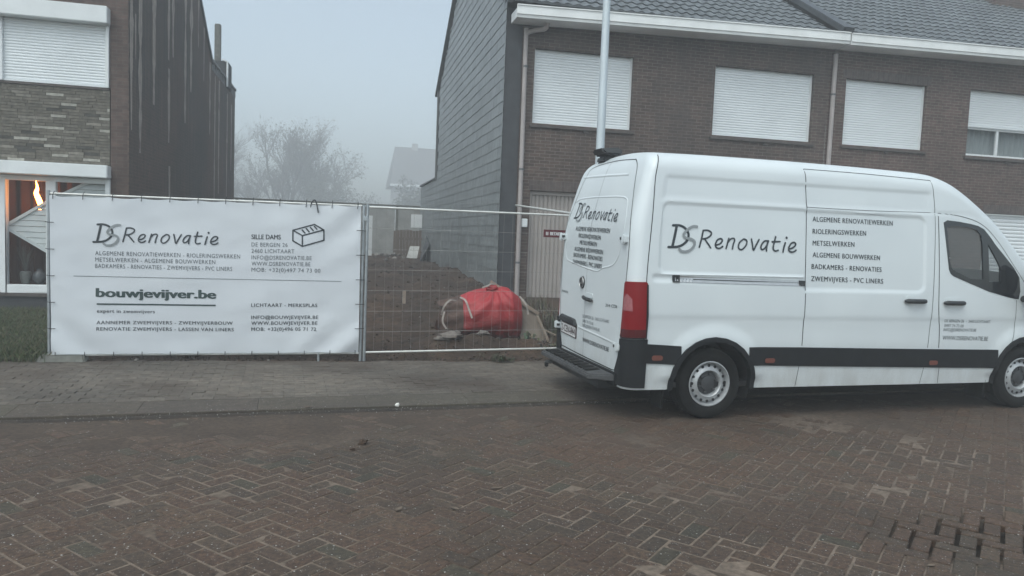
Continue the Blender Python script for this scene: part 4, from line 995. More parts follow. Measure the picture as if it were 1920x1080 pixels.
# door handles
def handle(x0, x1, z, fn, parent):
    mb = MB(); n = 10
    h = MB(); h.tube([fn(x0 + (x1 - x0) * t / n, z - .006, .012 + .035 * math.sin(math.pi * min(1, max(0, t / n))) ** .6) for t in range(n + 1)], [.012] + [.024] * (n - 1) + [.012], 8)
    o = h.build('door_handle', M['dark_plastic'], parent, smooth=50)
    patch(mb, rrect(x0 + .03, x1 - .05, z - .005, z + .048, .022), fn, .004, step=.03); mb.build('grip_recess', M['paint'], o)
handle(2.17, 2.44, 1.185, side, VAN); handle(2.675, 2.945, 1.172, side, VAN); handle(2.675, 2.945, 1.172, farside, VAN)
# orange side markers
for fn in (side, farside):
    for xm, zm in ((-.595, .610), (.619, .575), (2.605, .533), (3.3, .52)):
        if fn is side and xm > 3: continue
        mb = MB(); patch(mb, rrect(xm - .055, xm + .055, zm - .023, zm + .023, .02), fn, .018, step=.03); mb.build('side_marker', M['lens_orange'], VAN)
# cab windows: black surround with two panes, glass behind
G1 = [(2.700, 1.955), (2.78, 1.968), (2.90, 1.968), (3.02, 1.962), (3.10, 1.940), (3.155, 1.895), (3.175, 1.80), (3.200, 1.42), (3.02, 1.425), (2.84, 1.49), (2.775, 1.525), (2.745, 1.60)]
G2 = [(3.258, 1.80), (3.32, 1.715), (3.40, 1.61), (3.435, 1.55), (3.440, 1.40), (3.282, 1.395)]
for fn in (side, farside):
    mb = MB(); patch(mb, WIN, fn, .004, (G1, G2), .05); o = mb.build('cab_window', M['dark_glass'], VAN, smooth=40)
    mb = MB(); patch(mb, rrect(2.69, 3.22, 1.38, 1.985, .03), fn, -.012, step=.08, skirt=0); patch(mb, rrect(3.235, 3.47, 1.37, 1.84, .03), fn, -.0125, step=.08, skirt=0); mb.build('pane', M['van_glass'], o, smooth=40)
# cab inside: bulkhead, seats, dashboard, steering wheel
MB().box(2.50, 2.53, -.86, .86, .4, 2.3).build('bulkhead', M['cabin'], VAN)
for y in (-.45, .42):
    mb = MB(); mb.hexa([(2.62, y - .25, 1.0), (2.75, y - .25, 1.0), (2.75, y + .25, 1.0), (2.62, y + .25, 1.0), (2.56, y - .21, 1.62), (2.66, y - .21, 1.62), (2.66, y + .21, 1.62), (2.56, y + .21, 1.62)]).box(2.66, 3.2, y - .25, y + .25, .86, 1.02)
    s_ = mb.build('seat', M['cabin'], VAN, bevel=.03); MB().box(2.57, 2.65, y - .12, y + .12, 1.64, 1.84).build('headrest', M['cabin'], s_, bevel=.03)
MB().hexa([(3.45, -.85, 1.0), (4.05, -.8, 1.0), (4.05, .8, 1.0), (3.45, .85, 1.0), (3.55, -.85, 1.32), (3.95, -.78, 1.38), (3.95, .78, 1.38), (3.55, .85, 1.32)]).build('dashboard', M['cabin'], VAN, bevel=.02)
mb = MB(); mb.tube([(3.38 + .07 * math.sin(a), .42 + .19 * math.cos(a), 1.26 + .17 * math.sin(a)) for a in [2 * math.pi * t / 24 for t in range(25)]], .014, 8); mb.build('steering_wheel', M['cabin'], VAN, smooth=50)
MB().face([(2.53, -.9, .99), (4.0, -.9, .99), (4.0, .9, .99), (2.53, .9, .99)]).build('cab_floor', M['cabin'], VAN)
# windscreen, bonnet seam, grille, headlights, front bumper (beyond the frame)
def frontsurf(y, x, off=0):
    H = Hx(x); rc = min(.20, (H - .3) * .25); ye = (hw(H - .045 - rc) * plan(x) - inset(XN - x, RF)) - rc + rc * math.cos(math.radians(84)); dz = .045 + rc - rc * math.sin(math.radians(84))
    return (x + off * .6, y, H - dz * min(1, (y / ye) ** 2) + off)
mb = MB(); mb.grid(lambda u, v: frontsurf((u - .5) * 2 * (.70 + .05 * v), 2.98 + 1.10 * v, .006), 14, 16); mb.build('windscreen', M['van_glass'], VAN, smooth=60)
def nosef(y, z, off=0):
    w_ = max(.2, hw(z) * plan(XN) - RF); e = abs(y); t = min(1, e / w_)
    return (XN + .10 * (1 - t * t) + off, y, z)
mb = MB(); mb.grid(lambda u, v: nosef((u - .5) * 1.0, .66 + .22 * v, .012), 12, 4); mb.build('grille', M['dark_plastic'], VAN)
mb = MB(); mb.grid(lambda u, v: nosef((u - .5) * 1.24, .32 + .26 * v, .02), 14, 4); mb.build('front_bumper', M['clad'], VAN)
for fn in (side, farside):
    mb = MB(); patch(mb, rrect(4.50, 4.80, .80, 1.02, .05), fn, .010); mb.build('headlight', M['chrome'], VAN, smooth=40)
# mirrors
for s_ in (-1, 1):
    mb = MB(); mb.ball((3.80, s_ * 1.19, 1.42), (.11, .13, .19), 14, 8, .15); mb.ball((3.79, s_ * 1.17, 1.20), (.09, .10, .09), 12, 6, .1); mb.tube([(3.78, s_ * .98, 1.22), (3.79, s_ * 1.15, 1.20)], .035, 8)
    o = mb.build('door_mirror', M['dark_plastic'], VAN, smooth=60)
    MB().box(3.695, 3.70, s_ * 1.19 - .085, s_ * 1.19 + .085, 1.30, 1.55).build('mirror_glass', M['dark_glass'], o, bevel=.002)
# ---- rear: corner outline from the side round to the back, by arc length
def corner(s_):
    def fn(t, z, off=0):
        w_ = hw(z); xr = XRz(z); La = RC * math.pi / 2; x0 = xr + RC
        if t < 0: p = (x0 - t, -w_ - off)                      # along the side
        elif t < La: a = t / RC; p = (x0 - (RC + off) * math.sin(a), -(w_ - RC) - (RC + off) * math.cos(a))
        else: p = (xr - off, -(w_ - RC) + (t - La))
        return (p[0], s_ * -p[1] * -1 if False else (p[1] if s_ < 0 else -p[1]), z)
    return fn
LA = RC * math.pi / 2
for s_ in (-1, 1):
    cf = corner(s_); e_ = 0 if s_ < 0 else -.12
    mb = MB(); patch(mb, [(-.045, .79), (LA + .015 + e_, .775), (LA + .03 + e_, .80), (LA - .005 + e_, 1.29), (LA - .02 + e_, 1.31), (-.015, 1.315), (-.03, 1.30)], cf, .014, step=.03); tl = mb.build('tail_light', M['lens'], VAN, smooth=40)
    mb = MB(); patch(mb, [(-.035, .80), (LA + .012 + e_, .785), (LA + .012 + e_, .865), (-.035, .875)], cf, .0165, step=.03, skirt=.003); mb.build('reflector', M['lens_dark'], tl)
    mb = MB(); patch(mb, [(LA * .45 + e_ * .7, 1.04), (LA - .006 + e_, 1.04), (LA - .012 + e_, 1.16), (LA * .75 + e_, 1.20), (LA * .5 + e_ * .8, 1.15)], cf, .0165, step=.03, skirt=.003); mb.build('reversing_lens', M['lens_clear'], tl)
    mb = MB(); patch(mb, [(-.05, 1.0), (-.045, .79), (LA + .015 + e_, .775), (LA + .03 + e_, .80), (LA + .027 + e_, .815), (LA + .010 + e_, .79), (-.035, .803), (-.02, 1.29), (-.035, 1.29)], cf, .018, step=.03); mb.build('lamp_edge', M['clad'], tl)
    mb = MB(); patch(mb, [(-.055, .325), (LA + .08, .33), (LA + .105, .46), (LA + .045, .60), (LA + .03, .77), (-.055, .785)], cf, .020, step=.03); mb.build('bumper_corner', M['clad'], VAN, smooth=40)
# rear bumper bar and step
mb = MB(); patch(mb, [(-.80, .31), (.80, .31), (.80, .43), (-.80, .43)], rear, .030, step=.06, skirt=.05); bp = mb.build('rear_bumper', M['clad'], VAN, smooth=40)
M['step'] = plain('step_plate', (.05, .05, .052), .7, .4, 18, bump=.3)
stp = MB(); stp.hexa([(-1.13, -.62, .345), (-.90, -.80, .345), (-.90, .86, .345), (-1.13, .80, .345), (-1.12, -.62, .395), (-.90, -.80, .415), (-.90, .86, .415), (-1.12, .80, .395)])
so_ = stp.build('rear_step', M['step'], bp, bevel=.012)
mb = MB()
for i in range(9):
    y = -.5 + i * .145; mb.box(-1.09, -.94, y, y + .09, .402, .4165)
mb.build('tread', M['rubber'], so_)
mb = MB(); mb.box(-1.02, -.78, -.62, .72, .255, .344); mb.tube([(-1.06, .60, .30), (-1.12, .62, .29), (-1.10, .66, .24)], .025, 8); mb.build('tow_bar', M['dark_plastic'], bp, bevel=.008)
# rear doors: gaps, pressings, handle, badges, plate
mb = MB()
seam(mb, [(-.52, 2.478), (-.63, 2.40), (-.72, 2.20), (-.865, 1.79), (-.882, 1.35), (-.863, .95), (-.815, .68), (-.79, .50), (-.74, .452), (-.66, .44)], rear, .009, .002)
seam(mb, [(-.52, 2.478), (0, 2.505), (.55, 2.478), (.66, 2.38), (.73, 2.18), (.85, 1.79), (.87, 1.35), (.86, .95), (.81, .62), (.76, .46)], rear, .009, .002)
seam(mb, [(-.66, .44), (.1, .445), (.76, .46)], rear, .012, .002)
seam(mb, [(.10, 2.50), (.10, 1.5), (.10, .445)], rear, .004, .002)
mb.build('door_gap', M['black'], VAN)
mb = MB()
def ridge(pts, w_=.022, h=.005):
    P = spline(pts, 6)
    for a, b in zip(P, P[1:]):
        d = Vector((b.x - a.x, b.y - a.y)).normalized(); q = Vector((-d.y, d.x)) * w_ / 2
        A = [rear(a.x + q.x, a.y + q.y, .0005), rear(a.x, a.y, h), rear(a.x - q.x, a.y - q.y, .0005)]; B = [rear(b.x + q.x, b.y + q.y, .0005), rear(b.x, b.y, h), rear(b.x - q.x, b.y - q.y, .0005)]
        mb.face([A[0], A[1], B[1], B[0]]); mb.face([A[1], A[2], B[2], B[1]])
ridge([(.78, 2.00), (.72, 2.10), (.5, 2.13), (-.1, 2.125), (-.58, 2.10), (-.68, 2.03)]); ridge([(.80, 1.55), (.74, 1.46), (.6, 1.425), (-.1, 1.365), (-.30, 1.40), (-.56, 1.45), (-.68, 1.55)])
ridge([(.78, 2.00), (.82, 1.8), (.80, 1.55)], .02, .004); ridge([(-.68, 2.03), (-.74, 1.8), (-.68, 1.55)], .02, .004); ridge([(.72, 2.375), (.2, 2.36), (-.50, 2.33)], .03, .006)
ridge([(.29, .735), (-.2, .72), (-.74, .70)], .03, .005)
mb.build('door_pressing', M['paint'], VAN, smooth=60)
# star emblem
mb = MB(); zc_, yc_ = 1.222, .205; n = 24
mb.raw([rear(yc_, zc_, .014)] + [rear(yc_ + .062 * math.cos(2 * math.pi * t / n), zc_ + .062 * math.sin(2 * math.pi * t / n), .014) for t in range(n)] + [rear(yc_ + .066 * math.cos(2 * math.pi * t / n), zc_ + .066 * math.sin(2 * math.pi * t / n), .0) for t in range(n)], [(0, 1 + t, 1 + (t + 1) % n) for t in range(n)] + [(1 + t, 1 + n + t, 1 + n + (t + 1) % n, 1 + (t + 1) % n) for t in range(n)])
em = mb.build('emblem', M['dark_plastic'], VAN)
mb = MB(); mb.tube([rear(yc_ + .056 * math.cos(2 * math.pi * t / n), zc_ + .056 * math.sin(2 * math.pi * t / n), .017) for t in range(n + 1)], .004, 6, False)
for a in (90, 210, 330):
    a = math.radians(a); t_ = (yc_ + .052 * math.cos(a), zc_ + .052 * math.sin(a)); l_ = (yc_ + .011 * math.cos(a + 1.2), zc_ + .011 * math.sin(a + 1.2)); r2 = (yc_ + .011 * math.cos(a - 1.2), zc_ + .011 * math.sin(a - 1.2))
    mb.face([rear(*l_, .017), rear(*r2, .017), rear(*t_, .017)]); mb.face([rear(yc_, zc_, .0172), rear(*l_, .0172), rear(*r2, .0172)])
mb.build('star', M['chrome'], em)
h = MB(); h.tube([rear(.12 - .24 * t / 10, 1.075 - .02 * t / 10, .012 + .03 * math.sin(math.pi * t / 10) ** .6) for t in range(11)], [.010] + [.020] * 9 + [.010], 8); ho = h.build('door_handle', M['dark_plastic'], VAN, smooth=50)
mb = MB(); patch(mb, rrect(-.10, .11, 1.075, 1.125, .022), rear, .006, step=.04); mb.build('grip_recess', M['paint'], ho)
mb = MB(); mb.hexa([rear(.83, .755, -.01), rear(.29, .735, -.01), rear(.29, .735, .035), rear(.83, .755, .035), rear(.80, .825, -.01), rear(.36, .81, -.01), rear(.37, .80, .028), rear(.79, .815, .028)]); mb.build('plate_lamp', M['dark_plastic'], VAN, bevel=.008)
mb = MB(); patch(mb, [(.31, .598), (.785, .612), (.785, .742), (.31, .728)], rear, .010, step=.08); np_ = mb.build('number_plate', M['plate_red'], VAN)
mb = MB(); patch(mb, [(.322, .608), (.772, .622), (.772, .732), (.322, .718)], rear, .0115, step=.08, skirt=.001); mb.build('plate_face', M['plate_white'], np_)
mb = MB(); put_text(mb, '2-CEN-844', .755, .640, .335, .627, .075, 1, lambda a, b: rear(a, b, .013)); mb.build('plate_text', M['plate_red'], np_)
# hinges
for s_ in (-1, 1):
    for z in (1.70, .685):
        yb = -.80 if s_ < 0 else .86
        mb = MB(); y = s_ * abs(yb); p = rear(y, z)
        mb.box(p[0] - .045, p[0] + .02, y - .055 if s_ > 0 else y - .06, y + .06 if s_ > 0 else y + .055, z - .035, z + .035); mb.box(p[0] - .055, p[0] - .01, y - .012 + s_ * .03, y + .012 + s_ * .03, z - .045, z + .045)
        o = mb.build('hinge', M['paint'], VAN, bevel=.01)
        mb = MB(); mb.box(p[0] - .048, p[0] - .02, y - .03 - s_ * .03, y + .0 - s_ * .03, z - .008, z + .018); mb.build('hinge_pin', M['dark_plastic'], o)
# camera and third brake light on the roof edge
mb = MB(); mb.hexa([(-.66, .26, 2.60), (-.46, .26, 2.60), (-.46, .60, 2.60), (-.66, .60, 2.60), (-.72, .30, 2.665), (-.48, .28, 2.69), (-.48, .56, 2.69), (-.72, .56, 2.665)]); mb.hexa([(-.66, .34, 2.52), (-.5, .34, 2.52), (-.5, .56, 2.52), (-.66, .56, 2.52), (-.64, .34, 2.60), (-.5, .34, 2.60), (-.5, .56, 2.60), (-.64, .56, 2.60)])
mb.build('brake_light_housing', M['dark_plastic'], VAN, bevel=.02)
# lettering
lz = (-.516, 1.606)
put_logo(VAN, 'company_logo', side_l := (lambda a, b, o_: side(a, b, .003 + o_)), lambda a, b: (lz[0] + a, lz[1] + b), 1.0)
# rear logo: left end at y=.66, right end at y=-.535, narrower
put_logo(VAN, 'company_logo', lambda a, b, o_: rear(a, b, .004 + o_), lambda a, b: (.66 - a * .865, 1.855 + b * .80 + (.03 - .03 * a)), .8)
mb = MB()
for i, (s_, x0, z0, x1, z1, h, w_) in enumerate(SIDE_TEXT[:6]):
    m2 = MB(); put_text(m2, s_, x0, z0, x1, z1, .048, 1, lambda a, b: side(a, b, .003), 1.12); m2.build('lettering', M['ink'], VAN)
for s_, x0, z0, x1, z1, h, w_ in SIDE_TEXT[6:]:
    m2 = MB(); put_text(m2, s_, x0, z0, x1, z1, h * 1.1, 0, lambda a, b: side(a, b, .003), 1.0, .15 if 'WWW' in s_ or 'INFO' in s_ else 0); m2.build('lettering', M['ink_soft'] if 'WWW' not in s_ else M['ink'], VAN)
for s_, x0, z0, x1, z1, h, w_ in REAR_TEXT:
    bad = s_ in ('SPRINTER', '314 CDI')
    if s_ == 'SPRINTER': x0, x1 = .83, .62
    m2 = MB(); put_text(m2, s_, x0, z0, x1, z1, h * (1.1 if not bad else 1.2), w_, lambda a, b: rear(a, b, .004)); m2.build('badge' if bad else 'lettering', M['ink'] if w_ else M['ink_soft'], VAN)
# ================================================================ FENCE AND BANNER
def panel(name, label, x0, x1, y, zb0, zb1, zt0, zt1, ztop, feet0=.03, group=None, wires=True):
    P = thing(name, label, 'fence panel', ((x0 + x1) / 2, y, .03), group)
    for x, zf in ((x0, feet0), (x1, feet0)):
        MB().tube([(x, y, zf), (x, y, ztop)], .019, 12).build('post', M['zinc'], P, smooth=50)
    MB().tube([(x0 + .02, y, zt0), (x1 - .02, y, zt1)], .013, 10).build('top_rail', M['rail'], P, smooth=50)
    MB().tube([(x0 + .02, y, zb0), (x1 - .02, y, zb1)], .013, 10).build('bottom_rail', M['rail'], P, smooth=50)
    mb = MB(); n = int((x1 - x0) / .115)
    for i in range(1, n):
        t = i / n; x = x0 + (x1 - x0) * t; mb.tube([(x, y, zb0 + (zb1 - zb0) * t), (x, y, zt0 + (zt1 - zt0) * t)], .0011, 4, False)
    for i in range(1, 7):
        t = i / 7; mb.tube([(x0, y - .004, zb0 + (zt0 - zb0) * t), (x1, y - .004, zb1 + (zt1 - zb1) * t)], .0019, 4, False)
    mb.build('wire_mesh', M['wire'], P)
    return P
panel('mesh_fence', 'galvanised mesh fence panel carrying the big white banner', -3.265, .268, 9.5, .10, .13, 1.965, 1.985, 2.0, group='temporary fence panels')
panel('mesh_fence', 'galvanised mesh fence panel left bare in front of the red bag', .315, 3.82, 9.5, .14, .225, 1.975, 1.985, 2.01, group='temporary fence panels')
def foot(x, label):
    F = MB(); F.hexa([(x - .26, 9.40, .02), (x + .26, 9.40, .02), (x + .26, 9.60, .02), (x - .26, 9.60, .02), (x - .23, 9.43, .105), (x + .23, 9.43, .105), (x + .23, 9.57, .105), (x - .23, 9.57, .105)])
    o = F.build('concrete_block', M['concrete'], bevel=.015); return tag(o, label, 'concrete block')
foot(-3.12, 'grey concrete block holding the left foot of the banner fence')
cl = MB().box(.262, .322, 9.465, 9.535, 1.80, 1.86); tag(cl.build('fence_clamp', M['zinc'], bevel=.008), 'steel clamp joining the two fence panels near their tops', 'clamp')
mb = MB(); mb.tube([(-.245, 9.5, .02), (-.245, 9.5, .13)], .016, 8); tag(mb.build('support_peg', M['zinc'], smooth=50), 'short steel peg under the bottom edge of the banner', 'peg')
BR = MB().tube([(3.36, 14.40, 2.285), (2.97, 9.5, 2.012)], .019, 10); tag(BR.build('brace_tube', M['rail'], smooth=50), 'thin steel tube bracing the fence top back to the house corner', 'tube')
# banner
BC = [(-3.245, 1.942), (.233, 1.984), (.244, .144), (-3.227, .111)]
def bdisp(x, z):
    u = (x + 3.24) / 3.48; v = (z - .12) / 1.84
    d = .016 * fbm(x * 1.1, z * 1.4, 3) + .004 * math.sin(u * 3.1 * 10 + 1) * (sstep(.86, 1.0, v) + .6 * sstep(.12, 0, v)) * 1.6
    d += .030 * sstep(.72, 1.0, u) * math.sin((u - v * .55) * 36) * (sstep(.5, .95, v) * .5 + sstep(.30, .0, v))
    d += .026 * sstep(.25, 0, u) * math.sin((u + v * .5) * 34) * sstep(.35, 0, v)
    d += .012 * math.sin(math.pi * min(1, max(0, u))) * math.sin(math.pi * min(1, max(0, v)))
    return d
def bsurf(x, z, off=0): return (x, 9.462 - bdisp(x, z) - off, z)
def bquad(u, v):
    sc = .012 * abs(math.sin(u * math.pi * 11)) * (v > .99) - .006 * abs(math.sin(u * math.pi * 11)) * (v < .01)
    xa = BC[3][0] * (1 - v) + BC[0][0] * v; xb = BC[2][0] * (1 - v) + BC[1][0] * v
    za = BC[3][1] * (1 - u) + BC[2][1] * u; zb = BC[0][1] * (1 - u) + BC[1][1] * u
    return xa + (xb - xa) * u, za + (zb - za) * v - sc
k = NT('banner_cloth'); k.p.inputs['Roughness'].default_value = .5
k.base(k.ramp(k.noise(1.5, 4), [(.3, (.585, .61, .645)), (.7, (.625, .65, .68))])); M['banner'] = k.m
BAN = thing('banner', 'large white printed building firm banner tied to the fence', 'banner', (-1.5, 9.46, .12))
mb = MB(); mb.grid(lambda u, v: bsurf(*bquad(u, v)), 150, 80)
mb.build('cloth', M['banner'], BAN, smooth=True)
M['tie'] = plain('cable_tie', (.03, .032, .035), .5, .1, 5)
def tie(pts): MB().tube(pts, .0045, 5).build('cable_tie', M['tie'], BAN)
for i in range(12):
    u = .012 + i * .976 / 11; x, z = bquad(u, 1); tie([(x, 9.445, z - .035), (x + .004, 9.44, z + .02), (x + .006, 9.48, z + .055)])
    x, z = bquad(u, 0); tie([(x, 9.445, z + .03), (x, 9.44, z - .01), (x, 9.48, z - .03)])
for i in range(1, 6):
    v = i / 6
    x, z = bquad(0, v); tie([(x + .05, 9.44, z), (x - .01, 9.435, z), (x - .05, 9.475, z + .004)])
    x, z = bquad(1, v); tie([(x - .05, 9.43, z), (x + .02, 9.43, z), (x + .06, 9.475, z - .004)])
hk = MB().tube(spline([(-.375, 9.47, 1.90), (-.362, 9.45, 1.99), (-.325, 9.44, 2.028), (-.300, 9.435, 1.98), (-.279, 9.432, 1.875)], 6), .008, 6)
hk.build('wire_hook', M['tie'], BAN, smooth=50)
mb = MB()
for s_, x0, z0, x1, z1, h, w_ in BANNER_TEXT:
    mt = M['ink_green'] if 'bouwje' in s_ else (M['ink_soft'] if w_ == 0 else M['ink'])
    m2 = MB(); put_text(m2, s_, x0, z0, x1, z1, h, w_, lambda a, b: bsurf(a, b, .004), 1.12 if w_ < 2 and s_ != 'SILLE DAMS' else 1.0); m2.build('lettering', mt, BAN)
put_logo(BAN, 'company_logo', lambda a, b, o_: bsurf(a, b, .004 + o_), lambda a, b: (-2.787 + a * .980, 1.392 + b * 1.0 + .016 * a), .98)
def bline(pts, w_, mt, name):
    m2 = MB()
    for a, b in zip(pts, pts[1:]):
        a = Vector(a); b = Vector(b); d = (b - a).normalized(); q = Vector((-d.y, d.x)) * w_ / 2; n = max(1, int((b - a).length / .05))
        for i in range(n):
            p = a.lerp(b, i / n); r = a.lerp(b, (i + 1) / n)
            m2.face([bsurf(*(p + q), .004), bsurf(*(p - q), .004), bsurf(*(r - q), .004), bsurf(*(r + q), .004)])
    return m2.build(name, mt, BAN)
bline(BANNER_LINES[:2], .006, M['ink_soft'], 'rule'); bline(BANNER_LINES[2:], .018, M['ink_green'], 'rule')
m2 = MB()
segs = set()
for P in BRICK:
    for a, b in zip(P, P[1:] + P[:1]):
        key = tuple(sorted((tuple(a), tuple(b))))
        if key not in segs: segs.add(key)
for i, (a, b) in enumerate(sorted(segs)): ribbon(m2, [a, b], .016, lambda x, z, o: bsurf(x, z, .004 + o), i * .0002)
for i, (a, b) in enumerate(SLOTS): ribbon(m2, [a, b], .017, lambda x, z, o: bsurf(x, z, .006 + o), i * .0002)
m2.build('brick_symbol', M['ink'], BAN)
# fence maker's sign
SG = thing('fence_sign', 'small dark red sign with white letters wired to the bare fence panel', 'sign', (2.78, 9.48, 1.74))
M['sign_red'] = plain('sign_red', (.10, .012, .020), .5, .15, 8)
MB().box(2.60, 2.955, 9.474, 9.482, 1.685, 1.785).build('sign_plate', M['sign_red'], SG, bevel=.003)
m2 = MB(); fs_ = lambda a, b: (a, 9.4715, b); put_text(m2, 'BETAFENCE', 2.69, 1.714, 2.935, 1.712, .042, 2, fs_)
for a, b in ((2.63, 2.643), (2.65, 2.663)): m2.face([fs_(a, 1.712), fs_(b, 1.712), fs_(b, 1.756), fs_(a, 1.756)])
m2.build('lettering', M['plate_white'], SG)
# ================================================================ STREET LAMP
LX, LY = 3.262, 9.3
SLP = thing('street_lamp', 'tall pale galvanised lamp post standing behind the van', 'street lamp', (LX, LY, .03))
MB().tube([(LX + .01, LY, .03), (LX + .005, LY, 3), (LX, LY, 7.4)], [.068, .055, .038], 20).build('post', M['steel_pole'], SLP, smooth=50)
MB().tube(spline([(LX, LY, 7.35), (LX, LY - .05, 7.55), (LX, LY - .3, 7.68), (LX, LY - .8, 7.72)], 5), .03, 10).build('arm', M['steel_pole'], SLP, smooth=50)
mb = MB(); mb.hexa([(LX - .12, LY - 1.35, 7.66), (LX + .12, LY - 1.35, 7.66), (LX + .12, LY - .75, 7.66), (LX - .12, LY - .75, 7.66), (LX - .09, LY - 1.33, 7.78), (LX + .09, LY - 1.33, 7.78), (LX + .07, LY - .75, 7.76), (LX - .07, LY - .75, 7.76)]); mb.build('lamp_head', M['zinc'], SLP, bevel=.02)
# ================================================================ BUILDING PLOT
M['bag'] = None
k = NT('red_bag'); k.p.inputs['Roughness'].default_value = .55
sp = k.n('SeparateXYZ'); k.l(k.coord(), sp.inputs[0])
n1 = k.noise(7, 6, None, .65); mud = k.mix(1.0, k.ramp(n1, [(.22, 0.0), (.55, 1.0)]), k.ramp(sp.outputs[2], [(.08, 1.0), (.55, .10)]), 'MULTIPLY')  # darkens the low bag in its colour: mud and ground shade together
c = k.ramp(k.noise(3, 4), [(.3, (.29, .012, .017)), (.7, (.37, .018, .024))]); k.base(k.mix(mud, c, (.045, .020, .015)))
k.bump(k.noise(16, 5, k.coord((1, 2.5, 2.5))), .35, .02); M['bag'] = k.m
k = NT('muddy_lining'); k.p.inputs['Roughness'].default_value = .8; k.base(k.ramp(k.noise(8, 6, None, .7), [(.3, (.035, .018, .013)), (.55, (.085, .048, .036)), (.78, (.2, .16, .14))])); M['bag_in'] = k.m
BAG = thing('big_bag', 'red bulk bag of earth tipped on its side behind the fence', 'bulk bag', (2.1, 10.95, .08))
def bagf(u, a, k1=1):
    x = 1.50 + 1.22 * u
    r = lerpt(u, [0, .03, .12, .3, .55, .8, .93, 1.0], [.25, .28, .31, .355, .42, .44, .34, .05]) * k1
    cz = lerpt(u, [0, .15, .4, .7, 1], [.36, .37, .43, .47, .40]) + .03; cyy = 10.90 + .06 * u
    f = 1 + .05 * noise.noise(Vector((u * 3, math.cos(a) * 1.6, math.sin(a) * 1.6))) + .035 * math.sin(a * 9 + u * 5 + 2 * noise.noise(Vector((u * 4, a, 0)))) * (1 - u) * math.exp(-u * 1.5) * 2
    ang = math.atan2(math.sin(a) - 1.0, (u - .62) * 2.2); dk_ = math.hypot(math.sin(a) - 1.0, (u - .62) * 2.2); f += .030 * math.sin(ang * 11 + 1.5 * noise.noise(Vector((u * 4, a, 3)))) * sstep(.05, .35, dk_) * (1 - sstep(.7, 1.9, dk_)) * sstep(.06, .2, u) * (1 - sstep(.85, 1, u))
    cr_ = .035 * math.exp(-((math.sin(a) * .9 - .55 + .5 * (u - .4)) / .10) ** 2) * sstep(.1, .3, u) * (1 - sstep(.75, .95, u))
    zz = math.sin(a) * r * (f + cr_); yy = math.cos(a) * r * 1.08 * (f + cr_)
    return (x + .05 * math.sin(a * 3) * (u < .05), cyy + yy, max(.06, cz + zz))
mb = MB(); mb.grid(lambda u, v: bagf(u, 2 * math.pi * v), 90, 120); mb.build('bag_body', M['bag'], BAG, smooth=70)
mb = MB(); mb.grid(lambda u, v: (lambda p: (p[0] - .05 * (1 - u) + .008, p[1], p[2] + .004))(bagf(.20 * u, 2 * math.pi * v, 1.03 + .03 * math.sin(v * 40))), 8, 60)
mb.ball((1.56, 10.9, .40), (.14, .25, .24), 16, 10, .5); mb.build('bag_mouth', M['bag_in'], BAG, smooth=70)
M['strap'] = plain('pale_strap', (.30, .26, .23), .7, .35, 12)
for pts in ([(1.44, 10.66, .50), (1.47, 10.62, .63), (1.56, 10.66, .715), (1.67, 10.76, .70)], [(1.47, 10.56, .56), (1.44, 10.50, .42), (1.52, 10.47, .30), (1.62, 10.48, .25)], [(1.72, 10.74, .755), (1.78, 10.62, .72), (1.82, 10.52, .60), (1.86, 10.47, .48)], [(2.04, 10.72, .905), (2.12, 10.72, .935), (2.18, 10.74, .965), (2.25, 10.78, .95)], [(2.58, 10.60, .80), (2.67, 10.53, .68), (2.70, 10.51, .54)]):
    m2 = MB(); P = spline(pts, 5)
    for a, b in zip(P, P[1:]): m2.bar(a, b, .026, .006, (0, -1, .3))
    m2.build('strap', M['strap'], BAG)
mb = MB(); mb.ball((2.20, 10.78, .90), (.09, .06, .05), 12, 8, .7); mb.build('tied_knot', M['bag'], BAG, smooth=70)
M['ply'] = plain('weathered_plywood', (.20, .165, .135), .85, .25, 5, bump=.2, stretch=(1, 1, .3)); M['ply_edge'] = plain('board_edge', (.27, .215, .17), .85, .2, 8)
def slab(mb, A, B, C, D, t):
    A, B, C, D = map(Vector, (A, B, C, D)); n = (B - A).cross(D - A).normalized() * t
    return mb.hexa([A, B, C, D, A + n, B + n, C + n, D + n])
PB = thing('plywood_sheet', 'weathered sheet of plywood leaning on the red bag', 'board', (2.8, 10.8, .08))
slab(MB(), (2.24, 10.95, .955), (2.90, 10.80, .52), (3.06, 10.62, .05), (2.70, 10.62, .06), .02).build('sheet', M['ply'], PB)
m2 = MB(); m2.bar((2.20, 10.93, .985), (2.93, 10.77, .525), .05, .045); m2.build('edge_batten', M['ply_edge'], PB)
def plank(a, b, w_, h, label):
    o = MB().bar(a, b, w_, h).build('plank', M['ply_edge'], bevel=.004); tag(o, label, 'plank')
plank((2.90, 10.74, .50), (3.08, 10.56, .06), .06, .02, 'narrow wooden lath leaning against the right edge of the plywood sheet')
plank((2.98, 10.9, .30), (3.35, 10.7, .14), .05, .02, 'short wooden lath lying in the weeds behind the van')
plank((2.70, 10.15, .13), (3.25, 10.05, .10), .10, .022, 'grey plank lying on the soil beside the van bumper')
plank((2.85, 9.95, .10), (3.2, 10.25, .11), .07, .022, 'short plank crossing under the grey plank beside the van bumper')
STK = MB().box(1.10, 1.16, 13.4, 13.46, .3, .62); tag(STK.build('marker_stake', M['ply_edge'], bevel=.006), 'short pale wooden stake driven into the muddy plot', 'stake')
